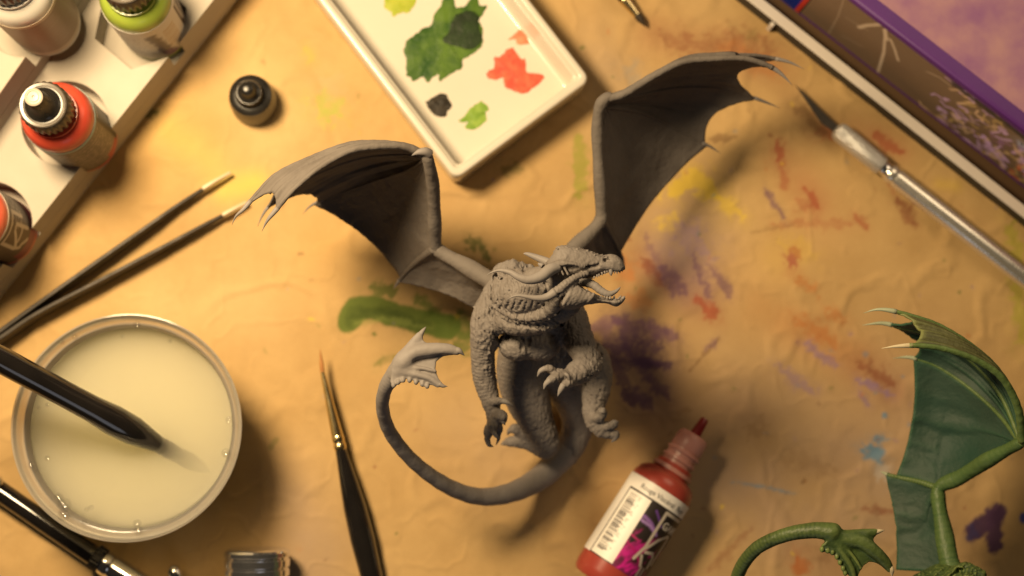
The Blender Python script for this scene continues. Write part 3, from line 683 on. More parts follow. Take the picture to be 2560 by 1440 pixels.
# ------------------------------------------------------------------ palette
def rrect(c, ex, ey, hx, hy, r, n=7):
    out = []
    for sx, sy, a0 in ((1, 1, 0), (-1, 1, 90), (-1, -1, 180), (1, -1, 270)):
        for k in range(n):
            a = math.radians(a0 + 90 * k / (n - 1))
            out.append(c + ex * (sx * (hx - r) + r * math.cos(a)) + ey * (sy * (hy - r) + r * math.sin(a)))
    return arr(out)
def loft(loops):
    n = len(loops[0]); f = []
    for i in range(len(loops) - 1):
        for j in range(n): f.append((i * n + j, i * n + (j + 1) % n, (i + 1) * n + (j + 1) % n, (i + 1) * n + j))
    f.append(tuple(range(n - 1, -1, -1))); f.append(tuple((len(loops) - 1) * n + j for j in range(n)))
    return np.vstack(loops), f
def build_palette():
    zr = 20.0
    bl, br, tl = P(1139, 449, zr)[:2], P(1477, 199, zr)[:2], P(806, 0, zr)[:2]
    ex = (br - bl); W = np.linalg.norm(ex); ex /= W
    ey = np.array([-ex[1], ex[0]])
    if ey[1] < 0: ey = -ey
    Hh = 105.0; c = bl + ex * W / 2 + ey * Hh / 2
    t = Thing('palette', 'white porcelain mixing tray with blobs of green, black and red paint', 'paint palette', [c[0], c[1], 0.1])
    E3 = np.append(ex, 0); F3 = np.append(ey, 0)
    def lp(ins, z, r): return rrect(np.append(c, z), E3, F3, W / 2 - ins, Hh / 2 - ins, r)
    g = Geo(); g.add(*loft([lp(1.6, 0.1, 3), lp(0.6, 0.8, 3.2), lp(0, 10, 3.5), lp(0, zr - 0.8, 3.5), lp(0.35, zr - 0.15, 3.3), lp(0.9, zr, 3), lp(2.0, zr, 2.4), lp(2.5, zr - 0.2, 2.2), lp(2.9, zr - 1.0, 2.0),
                            lp(3.5, zr - 2.2, 1.8), lp(3.9, zr - 2.35, 1.7), lp(4.3, 4.2, 1.6), lp(4.8, 3.2, 1.5), lp(6.0, 2.8, 1.5)]))
    o = t.part('tray', g, M['porcelain'], angle=60); tri_fix(o)
    zf = 2.82
    def blob(px, mname, lab, zo=0.0, dome=0.5, seed=1):
        p = arr([P(780 + x / 3, y / 3, zf)[:2] for x, y in px])
        q_ = spline(np.vstack([p, p[:1]]), 6)[:-1]
        q_ = q_ + (np.c_[fbm(np.c_[q_, np.zeros(len(q_))], .8, 3, seed), fbm(np.c_[q_, np.ones(len(q_))], .8, 3, seed + 5)] - .5) * 1.3
        cc = q_.mean(0); n = len(q_)
        loops = []
        for s, z in ((1.0, 0.0), (0.985, 0.10), (0.93, 0.2), (0.8, 0.28), (0.55, 0.36), (0.3, 0.42), (0.1, 0.45)):
            xy = cc + (q_ - cc) * s
            loops.append(np.c_[xy, zf + zo + z * dome + (fbm(np.c_[xy, np.zeros(n)], .5, 3, seed) - .5) * .35 * (s < .95)])
        g = Geo(); g.add(*loft(loops)); b = t.part('paint_blob', g, M[mname], o, label=lab, angle=None); tri_fix(b)
    blob([(705, 310), (780, 255), (830, 215), (890, 190), (920, 110), (960, 50), (1000, -30), (1060, -20), (1080, 60), (1150, 40), (1180, 0), (1230, -20), (1260, 40), (1315, 45), (1290, 100), (1250, 150), (1275, 190),
          (1280, 320), (1240, 380), (1180, 420), (1130, 450), (1130, 510), (1050, 550), (960, 615), (950, 560), (900, 590), (870, 625), (830, 575), (760, 615), (740, 575), (710, 560), (705, 440), (690, 380)], 'b_green', 'large green paint blob', 0, .5, 3)
    blob([(1080, 110), (1180, 80), (1250, 120), (1250, 190), (1272, 260), (1262, 330), (1190, 370), (1120, 360), (1060, 345), (1000, 330), (985, 290), (1030, 230), (1050, 160)], 'b_dark', 'black paint mixed into the green', 0.28, .5, 5)
    blob([(540, 30), (565, -20), (760, -20), (765, 40), (720, 95), (680, 95), (610, 125), (590, 90), (545, 60)], 'b_lime', 'lime paint blob', 0, .5, 7)
    blob([(1575, 205), (1650, 240), (1645, 290), (1620, 330), (1540, 330), (1520, 290), (1475, 295), (1515, 260)], 'b_pink', 'small coral paint blob', 0, .4, 9)
    blob([(1455, 370), (1510, 360), (1560, 440), (1600, 440), (1610, 540), (1640, 580), (1700, 550), (1745, 585), (1660, 660), (1590, 705), (1530, 690), (1450, 650), (1430, 590), (1370, 600), (1310, 575), (1330, 530), (1370, 500), (1370, 430), (1410, 430)], 'b_red', 'red paint blob', 0, .4, 11)
    blob([(850, 765), (920, 720), (970, 700), (1010, 710), (1050, 800), (1010, 840), (1000, 880), (900, 850)], 'b_black', 'black paint blob', 0, .5, 13)
    blob([(1090, 900), (1130, 880), (1190, 810), (1270, 760), (1330, 810), (1300, 840), (1305, 905), (1215, 970), (1145, 960), (1170, 920), (1110, 910)], 'b_lgreen', 'leaf green paint blob', 0, .4, 15)
build_palette()

# ------------------------------------------------------------------ tub of cloudy water with the brush standing in it
def build_tub():
    zr = 44.0; c = P(317, 1068, zr); c[2] = 0.05
    t = Thing('water_tub', 'round frosted plastic tub of cloudy rinse water', 'water tub', c)
    g = Geo(); g.add(*lathe([(30.5, 0), (31.6, 0.6), (32.0, 2), (36.0, 39.0), (36.3, 39.3), (37.2, 39.4), (37.8, 40.2), (38.6, 43.2), (38.9, 43.5), (38.9, 44), (38.3, 44.1), (37.9, 43.6), (36.7, 40.6), (36.2, 40.2), (35.4, 40.0), (34.95, 39.0), (31.2, 2.2), (30.5, 1.2)], c, n=128))
    b = t.part('tub_wall', g, M['tub'], angle=30)
    g = Geo(); g.add(*lathe([(30.3, 1.3), (31.05, 2.3), (34.55, 35.4), (34.75, 36.2), (34.4, 35.8), (33.4, 35.55), (30, 35.5)], c, n=128)); t.part('water', g, M['water'], angle=20)
    for u, v, z, r in ((160, 1262, 43, 2.6), (147, 1245, 42, 1.8), (160, 1287, 43.6, 2.2), (210, 1305, 41, 1.0), (217, 1273, 39, .9), (345, 1325, 42, 1.7), (343, 1309, 40.6, 1.5), (78, 1162, 42, 1.3), (573, 1050, 42.5, 1.4), (565, 1132, 42, 1.7),
                       (342, 811, 42.5, 1.5), (187, 842, 43, 1.1), (155, 855, 43, 1.0), (228, 1268, 38.6, 1.0), (117, 1145, 39, .9), (118, 1012, 39, .8), (425, 853, 38.5, .7), (306, 841, 38, .7), (96, 1020, 41, .8)):
        p = P(u, v, z); d = p[:2] - c[:2]; rr = np.linalg.norm(d)
        g = Geo(); g.add(*lathe([(0.2 * r, -.55 * r), (0.75 * r, -.4 * r), (r, 0), (0.85 * r, .42 * r), (0.5 * r, .68 * r), (0.1 * r, .78 * r)], p, (d[0] * -.3 / rr, d[1] * -.3 / rr, 1), 16)); t.part('droplet', g, M['drop'], b, angle=None)
build_tub()

def rod(t, name, a, b, prof, m, parent=None, n=28, angle=40):
    """Turned rod from a to b; prof = (fraction, radius)."""
    a, b = arr(a), arr(b); L = np.linalg.norm(b - a)
    g = Geo(); g.add(*lathe([(r, s * L) for s, r in prof], a, (b - a) / L, n)); return t.part(name, g, m, parent, angle=angle)

def build_rinse_brush():
    a = P(-130, 828, 86); b = P(398, 1112, 32.5)
    t = Thing('rinse_brush', 'thick black handled paintbrush dipped in the water tub', 'paintbrush', b)
    h = rod(t, 'handle', a, b, [(0, 3.6), (.25, 4.3), (.52, 4.3), (.66, 4.5), (.76, 5.2), (.86, 5.0), (.95, 3.6), (1.0, 2.9)], M['black_gloss'])
    d = (b - a) / np.linalg.norm(b - a)
    rod(t, 'ferrule', b, b + d * 9, [(0, 2.9), (.2, 3.0), (.25, 2.8), (.4, 3.0), (1, 2.7)], M['dark_steel'])
    rod(t, 'bristles', b + d * 9, b + d * 24, [(0, 2.7), (.3, 3.0), (.7, 1.9), (1, .2)], M['dark_bristle'])
build_rinse_brush()

def build_detail_brush():
    e = P(950, 1530, 4.6)
    t = Thing('detail_brush', 'fine pointed paintbrush with gold ferrule and black bulging handle on the paper', 'paintbrush', P(880, 1200, 0))
    k = [P(800, 872, 8.5), P(806, 930, 8.2), P(843, 1088, 6.8), P(852, 1125, 6.5)]
    rod(t, 'bristles', k[1], k[0], [(0, .85), (.35, .8), (.7, .4), (1, .06)], M['bristle'])
    f = rod(t, 'ferrule', k[2], k[1], [(0, 2.1), (.04, 2.1), (.3, 1.75), (.7, 1.25), (1, .8)], M['gold'])
    rod(t, 'crimp', k[3], k[2], [(0, 2.1), (.15, 2.35), (.4, 2.35), (.5, 1.95), (.6, 2.3), (.9, 2.3), (1, 2.05)], M['gold'], f)
    rod(t, 'handle', k[3], e, [(0, 2.05), (.05, 2.3), (.2, 3.3), (.36, 4.2), (.55, 4.5), (.8, 4.0), (1, 3.4)], M['black_gloss'])
build_detail_brush()

def build_top_brush():
    t = Thing('fine_brush', 'small brush tip with gold ferrule beside the palette at the top', 'paintbrush', P(1580, 20, 0))
    a, b, c, d = P(1500, -110, 3.4), P(1560, -2, 3.2), P(1593, 38, 3.0), P(1614, 66, 2.6)
    rod(t, 'handle', a, b, [(0, 3.0), (.7, 2.8), (1, 2.2)], M['black_gloss']); rod(t, 'ferrule', b, c, [(0, 2.2), (.1, 2.3), (.2, 2.1), (1, 1.5)], M['gold']); rod(t, 'bristles', c, d, [(0, 1.5), (.4, 1.4), (1, .15)], M['dark_bristle'])
build_top_brush()

def build_tweezers():
    t = Thing('tweezers', 'open dark steel tweezers with pale tips lying on edge beside the rack', 'tweezers', P(250, 650, 0))
    for pts, lab in (([(-90, 905), (0, 836), (180, 705), (355, 580), (440, 517), (507, 470)], [(505, 471), (540, 449), (575, 428)]),
                     ([(-90, 905), (0, 852), (100, 785), (260, 700), (430, 608), (500, 568), (557, 536)], [(555, 537), (585, 520), (616, 503)])):
        def strip(pp, w, h0, h1, taper):
            c = spline([P(u, v, 5.5) for u, v in pp], 6); n = len(c)
            d = np.gradient(c, axis=0); d /= np.linalg.norm(d, axis=1)[:, None]; s = np.c_[-d[:, 1], d[:, 0], np.zeros(n)]
            q_ = np.linspace(0, 1, n)[:, None]; ww = w * (1 - .35 * taper * q_); top = h1 * (1 - taper * q_ ** 2 * .55); bot = h0 + taper * q_ ** 2 * 1.2
            z = np.array([[0, 0, 1.0]])
            L = [c * [1, 1, 0] + s * ww / 2 + z * bot, c * [1, 1, 0] + s * ww / 2 + z * top, c * [1, 1, 0] - s * ww / 2 + z * top, c * [1, 1, 0] - s * ww / 2 + z * bot]
            v = np.stack(L, 1).reshape(-1, 3); f = [(0, 1, 2, 3), tuple((n - 1) * 4 + k for k in (3, 2, 1, 0))]
            for i in range(n - 1):
                for k in range(4): f.append((i * 4 + k, (i + 1) * 4 + k, (i + 1) * 4 + (k + 1) % 4, i * 4 + (k + 1) % 4))
            g = Geo(); g.add(v, f); return g
        o = t.part('arm', strip(pts, 1.7, 0.3, 10.5, 1.0), M['dark_steel'], angle=30); tri_fix(o); bevel(o, .25)
        k = t.part('tip', strip(lab, 1.5, 2.2, 5.4, .5), M['tip_glint'], o, angle=30); tri_fix(k); bevel(k, .3)
build_tweezers()

def build_airbrush():
    a, b, c, d, e = P(-150, 1125, 5), P(236, 1391, 5), P(258, 1405, 5), P(420, 1507, 5), P(480, 1545, 5)
    t = Thing('airbrush', 'black barrelled metal pen with knurled ring and chrome front at lower left', 'airbrush', P(150, 1330, 0))
    rod(t, 'barrel', a, b, [(0, 3.7), (1, 3.7)], M['black_gloss'])
    g = Geo(); v, f = lathe([(3.9, -.4), (4.5, 0), (4.5, 3.2), (3.9, 3.7)], b, c - b, 96, rib=((1, 2), .25)); g.add(v, f); t.part('knurled_ring', g, M['black_plastic'])
    rod(t, 'front_sleeve', c, d, [(0, 4.3), (.03, 4.5), (.1, 4.5), (.12, 4.2), (.16, 4.5), (1, 4.4)], M['chrome'], n=48)
    rod(t, 'nozzle', d, e, [(0, 3.5), (1, 1.5)], M['chrome'], n=40)
    g = Geo(); p = P(-10, 1205, 9); g.add(*lathe([(.3, -2.4), (1.8, -1.8), (2.5, 0), (1.8, 1.8), (.3, 2.4)], p, n=24)); t.part('button', g, M['chrome'], angle=None)
build_airbrush()

def build_chrome_cap():
    o = P(643, 1372, 12.0); L = 34
    ax = arr([0.005, -1.0, 0])
    t = Thing('chrome_cap', 'shiny ribbed chrome cylinder lying on the paper at the bottom', 'metal cap', o * [1, 1, 0])
    g = Geo(); g.add(*lathe([(2, .5), (9.6, .35), (10.6, .0), (11.5, .5), (11.9, 1.2), (11.9, 2.6), (11.3, 3.0), (11.3, 3.6), (11.8, 3.9), (11.8, 6.2), (11.3, 6.5), (11.3, 7.1), (11.8, 7.4), (11.8, 9.4), (11.35, 9.7), (11.35, 10.3), (11.8, 10.6), (11.8, L)], o, ax, 96, rib=((4, 5), .07)))
    t.part('cylinder', g, M['chrome'], angle=25)
    o2 = P(440, 1428, 5)
    t = Thing('metal_nozzle', 'small bright metal knob cut off at the lower edge beside the airbrush', 'metal nozzle', o2 * [1, 1, 0])
    g = Geo(); g.add(*lathe([(.3, -.2), (1.6, .3), (2.4, 1.5), (2.7, 3.2), (2.6, 5), (3.8, 6), (4.2, 8), (4.2, 16)], P(430, 1414, 4.3), (0.42, -1, 0), 40)); t.part('knob', g, M['chrome'])
build_chrome_cap()

# ------------------------------------------------------------------ opened red paint bottle lying on the paper
def build_lying():
    r = 12.2
    A = P(1763, 1047, r); B = P(1531, 1414, r)
    ax = (B - A) / np.linalg.norm(B - A)
    t = Thing('opened_bottle', 'uncapped red paint bottle with printed label lying on its side', 'paint bottle', [*(A + ax * 45)[:2], 0])
    bm_ = M['p_lying']
    g = Geo(); g.add(*lathe([(7.0, 20.5), (7.6, 24.5), (9.6, 25.4), (11.2, 27.0), (12.0, 29.4), (12.2, 32), (12.2, 68), (11.9, 70.5), (10.8, 72), (8, 72.3)], A, ax, 80)); b = t.part('bottle_body', g, bm_)
    g = Geo(); g.add(*lathe([(6.0, 11), (5.8, 14.4), (6.5, 14.8), (6.6, 15.6), (5.9, 16.0), (5.9, 17.6), (6.6, 18.0), (6.6, 18.8), (6.0, 19.2), (6.0, 21.8), (7.9, 22.2), (8.0, 23.6), (7.0, 23.9)], A, ax, 56)); t.part('neck', g, M['frost'], b)
    g = Geo(); g.add(*lathe([(3.0, 7.6), (4.9, 7.3), (5.6, 8.0), (6.0, 9.4), (6.15, 13.4), (5.7, 14.2)], A, ax, 56)); k = t.part('dropper_insert', g, M['frost'])
    g = Geo(); g.add(*lathe([(.45, 0.6), (.6, 0), (1.3, 0), (1.6, .6), (1.9, 4), (2.2, 8)], A, ax, 28)); t.part('dropper_tip', g, M['p_tip'], k)
    side = np.cross((0, 0, 1), ax); side /= np.linalg.norm(side)      # across the bottle, to the right in the picture
    if side[0] < 0: side = -side
    R = r + 0.12; rs = np.random.default_rng(11)
    bars = []; s = 38.0
    while s < 61: w = rs.uniform(.18, .55); bars.append((s, s + w, rs.uniform(-1.2, 1.2))); s += w + rs.uniform(.2, .55)
    def paint(X, Hh, rgb, al):
        sd = X * sgn
        rgb[:] = (0.78, 0.74, 0.70)
        m = (Hh > 36.3); rgb[m & (sd > -13.2)] = (0.022, 0.016, 0.016)
        n1 = fbm(np.stack([sd * .5 + Hh * .35, Hh * .16 - sd * .3, np.zeros_like(X)], -1), .9, 4, 3)
        fl = sstep(.42, .7, n1) * sstep(49, 60, Hh + n1 * 8)
        k = m & (sd > -3)
        mg = fl[..., None] * arr([0.42, 0.012, 0.20]) + (sstep(58, 64, Hh + 5 * n1) * .6)[..., None] * arr([0.26, 0.0, 0.12])
        rgb[k] = np.maximum(rgb[k], mg[k])
        for pts, w, col in (([(-2, 43), (1, 43.5), (5, 45.5)], .8, (0.22, 0.11, 0.36)), ([(-2, 44.6), (2, 44.8), (6, 46.4)], .7, (0.30, 0.18, 0.45)), ([(1, 39), (6, 43)], .5, (0.12, 0.05, 0.26)), ([(-2, 51), (1, 51.4)], .5, (0.4, 0.03, 0.15)), ([(-2, 54), (3, 55.5), (6, 58)], .6, (0.36, 0.01, 0.13))):
            stroke(rgb, al, sd, Hh, pts, w, col, .9, 0, .8, 4, .4)
        rect(sd, Hh, rgb, -12.6, -2.4, 37.0, 63.6, (0.83, 0.79, 0.74))
        for s0, s1, e in bars:
            rect(sd, Hh, rgb, -11.2, -7.4 + e * .6, s0, s1, (0.06, 0.05, 0.05))
        speckle_text(sd, Hh, rgb, -7.0, -5.4, 38, 61, (0.2, 0.17, 0.15), 9, 1.6, .5)
        rect(sd, Hh, rgb, -13.2, -12.7, 36.3, 63.8, (0.03, 0.02, 0.03))
        # frame and the big letter
        W_ = (0.50, 0.44, 0.38)
        for pts in ([(14.5, 37.6), (4.8, 37.6), (4.8, 52.0), (4.2, 54.0), (3.2, 57.6)], [(5.2, 52.4), (8.2, 47.5), (12.0, 44.4), (13.3, 45.0), (13.3, 56.2)], [(6.0, 53.6), (9.4, 52.6), (11.0, 54.0), (11.4, 58.0)], [(5.4, 55.4), (7.2, 58.6)]):
            stroke(rgb, al, sd, Hh, pts, .62, W_, 1, 0, .25, 2, .05)
        for x in (7.6, 9.4): rect(sd, Hh, rgb, x, x + 1.0, 58.6, 63, (0.40, 0.34, 0.28))
    x0 = np.array([0, 0, 1.0])
    y_ = np.cross(ax, x0); sgn = 1.0 if y_ @ side > 0 else -1.0
    ob, mp = label_patch(t, b, A, ax, x0, R, 31.2, 64.0, -1.75, 1.75, paint, (240, 180))
    def put(txt, size, sx, hb, m, bold, nm, sp=1.0):
        v, f = text_geo(txt, size, bold); g = Geo()
        g.add(mp(sgn * (sx + v[:, 0] * sp), hb - v[:, 1], 0.10), f); o = t.part(nm, g, m, ob, smooth=False)
    put('Rouge Viscéral  Rojo', 2.7, -8.8, 35.0, M['label_ink'], .02, 'lettering', .92)
    put('GAME', 4.0, 6.2, 43.2, M['label_white'], .12, 'lettering', .9)
build_lying()

# ------------------------------------------------------------------ hobby knife
def build_knife():
    t = Thing('hobby_knife', 'silver craft knife with knurled collar and dark pointed blade', 'craft knife', P(2300, 480, 0))
    z = 4.3
    a, b, c, d = P(2090, 322, z), P(2205, 416, z), P(2222, 430, z), P(2660, 772, z)
    ax = (b - a) / np.linalg.norm(b - a)
    L = np.linalg.norm(b - a)
    g = Geo(); v, f = lathe([(1.4, -.3), (2.6, .0), (3.5, 1.0), (3.9, 2.4), (3.9, L - .8), (3.4, L)], a, ax, 64); g.add(v, f); k = t.part('collar', g, M['knurl'])
    rod(t, 'neck', b, c, [(0, 3.2), (.2, 2.9), (.75, 2.9), (1, 3.5)], M['chrome'])
    rod(t, 'handle', c, d, [(0, 3.5), (.005, 3.7), (.03, 3.7), (.035, 3.4), (.05, 3.7), (1, 3.7)], M['steel'], n=40)
    s = np.array([-ax[1], ax[0], 0]); zz = np.array([0, 0, 1.0])
    tip = P(1988, 212, z - 1.4)
    # tapered blade: long point, one straight back and one ground edge
    q_ = [a + s * 1.5, a - ax * 5 + s * 1.6, tip, a - ax * 6 - s * 1.9, a - s * 1.6]
    v = np.vstack([arr(q_) + zz * .22, arr(q_) - zz * .22]); n = 5
    f = [tuple(range(n)), tuple(range(2 * n - 1, n - 1, -1))] + [(i, n + i, n + (i + 1) % n, (i + 1) % n) for i in range(n)]
    g = Geo(); g.add(v, f); o = t.part('blade', g, M['dark_steel'], smooth=False); tri_fix(o)
build_knife()

# ------------------------------------------------------------------ white-topped bar and the printed box behind it
def build_bar():
    z1 = 7.5
    a, b = P(1838, -25, z1)[:2], P(2640, 608, z1)[:2]
    e = (b - a) / np.linalg.norm(b - a); n = np.array([-e[1], e[0]]); n = n if n[1] > 0 else -n
    t = Thing('straightedge', 'long white topped straightedge with black side beside the purple box', 'ruler', [*((a + b) / 2), 0])
    g = Geo(); g.add(*prism([a + n * .15, b + n * .15, b + n * 3.9, a + n * 3.9], -2.1, z1 - .6)); o = t.part('body', g, M['bar_black'], smooth=False)
    g = Geo(); g.add(*prism([a, b, b + n * 4.1, a + n * 4.1], z1 - .59, z1)); k = t.part('top_face', g, M['bar_white'], angle=30); tri_fix(k); bevel(k, .2)
    g = Geo(); p = P(1926, 66, 4)[:2]; g.add(*prism([p - n * .6 - e * .8, p - n * .6 + e * .8, p + n * 1.0 + e * .8, p + n * 1.0 - e * .8], 0.5, 6.6)); k = t.part('clip', g, M['bar_white']); tri_fix(k)
build_bar()

def build_box():
    a, b = P(2060, 77, 0)[:2], P(2560, 463, 0)[:2]
    e = (b - a) / np.linalg.norm(b - a); n = np.array([-e[1], e[0]]); n = n if n[1] > 0 else -n
    zt = 41.0
    t = Thing('game_box', 'shallow box with mottled pink lid, purple rim and printed brown side', 'box', [*((a + b) / 2 + n * 40), 0])
    p0, p1 = a - e * 60, b + e * 60; D = 120
    g = Geo(); g.add(*prism([p0, p1, p1 + n * D, p0 + n * D], -2.1, zt - 1)); body = t.part('box_body', g, M['purple_card'], smooth=False)
    # lid: a soft-edged purple shell with the pink panel inset
    g = Geo(); c3 = lambda x, y, z: np.append(p0 + e * x + n * y, z)
    Lx = np.linalg.norm(p1 - p0)
    loops = []
    for ins, z in ((-.3, zt - 3.4), (-.45, zt - 1.6), (.0, zt - .5), (.9, zt - .05), (1.8, zt), (5.2, zt)):
        loops.append(arr([c3(ins, ins, z), c3(Lx - ins, ins, z), c3(Lx - ins, D - ins, z), c3(ins, D - ins, z)]))
    g.add(*loft(loops)); lid = t.part('lid_rim', g, M['purple_card'], angle=50)
    g = Geo(); g.add(*prism([c3(5.25, 5.25, 0)[:2], c3(Lx - 5.25, 5.25, 0)[:2], c3(Lx - 5.25, D - 5.25, 0)[:2], c3(5.25, D - 5.25, 0)[:2]], zt - 1, zt + .12)); t.part('lid_panel', g, M['pink_card'], lid, smooth=False)
    # printed side: plain swirls and flecks
    nx, nz = 420, 90
    xs = np.linspace(2, Lx - 2, nx); zs = np.linspace(.6, zt - 3.6, nz); X, Z = np.meshgrid(xs, zs, indexing='ij')
    g3 = np.dstack([(p0[0] + e[0] * X - n[0] * .25), (p0[1] + e[1] * X - n[1] * .25), Z])
    rgb = np.zeros(X.shape + (3,)); al = np.zeros(X.shape)
    r2 = np.random.default_rng(5)
    LI, DK, BE, ORG = (0.36, 0.24, 0.46), (0.02, 0.014, 0.02), (0.40, 0.28, 0.19), (0.42, 0.10, 0.04)
    for pts, w, al_ in (([(76, 37), (82, 20), (86.5, 1.5)], .8, .9), ([(73, 37.5), (70, 30), (68.5, 24)], 1.0, .8), ([(80, 33), (84, 28), (88, 22)], .8, .8), ([(76, 36), (79, 31)], 1.1, .8), ([(57, 36), (60, 20), (62, 2)], .35, .4), ([(62, 24), (72, 27)], .3, .35), ([(66, 8), (75, 12)], .3, .35), ([(98, 30), (103, 33), (108, 33)], .5, .5)):
        stroke(rgb, al, X, Z, pts, w, (0.62, 0.50, 0.40), al_, 0, .5, int(pts[0][0]), .12)
    for k in range(260):
        q_ = r2.uniform(0, 1) ** .8; x = 110 + q_ * 75; z = r2.uniform(1, 36)
        a0 = r2.uniform(0, 6.28); l = r2.uniform(.8, 5); cv = r2.uniform(-1, 1)
        pts = [(x, z), (x + l * math.cos(a0), z + l * math.sin(a0)), (x + 1.6 * l * math.cos(a0 + cv), z + 1.6 * l * math.sin(a0 + cv))]
        c = [LI, LI, BE, (0.28, 0.2, 0.09), LI, (0.16, 0.09, 0.13), ORG if x > 150 else BE][int(r2.integers(7))]
        stroke(rgb, al, X, Z, pts, r2.uniform(.4, 1.3), arr(c) * 1.7, r2.uniform(.5, .95), 0, .5, k, .5)
    stroke(rgb, al, X, Z, [(108, 36), (140, 36.5), (185, 36)], 2.2, DK, .9, 0, .6, 3, .8)
    for x, z, w, c in ((141, 31, 3.0, (0.42, 0.46, 0.72)), (143, 28, 2.2, (0.34, 0.27, 0.56)), (137, 22, 3.0, (0.30, 0.16, 0.34)), (155, 32, 2.2, (0.36, 0.34, 0.6)), (160, 30, 2, (0.34, 0.3, 0.55)), (163, 33, 2.4, (0.25, 0.03, 0.03)), (168, 29, 2.6, ORG), (170, 33, 1.2, (0.62, 0.32, 0.05)), (176, 27, 2.4, (0.5, 0.06, 0.04))):
        stroke(rgb, al, X, Z, [(x, z), (x + w, z - w * .5)], w, c, .95, .25, .4, int(x), .7)
    stroke(rgb, al, X, Z, [(142.5, 30.8)], .8, DK, 1)
    stroke(rgb, al, X, Z, [(0, .3), (Lx, .3)], .7, (0.17, 0.09, 0.24), .8, 0, .5)
    ge = Geo(); v, f = solid_grid(g3, .2); ge.add(v, f); o = t.part('side_print', ge, M['side_print'], body)
    set_col(o, np.vstack([rgb.reshape(-1, 3)] * 2), np.hstack([al.reshape(-1)] * 2))
    # blue and red end of the print
    xb = float((P(1990, 20, 8)[:2] - p0) @ e)
    for nm, x0, x1, m in (('blue_panel', 1, xb, 'blue_print'), ('red_stripe', xb + .02, xb + 2.0, 'red_print')):
        g = Geo(); q0, q1 = p0 + e * x0 - n * .8, p0 + e * x1 - n * .8
        g.add(*prism([q0, q1, q1 + n * .42, q0 + n * .42], .5, zt - 3.7)); k = t.part(nm, g, M[m], body, smooth=False)
build_box()

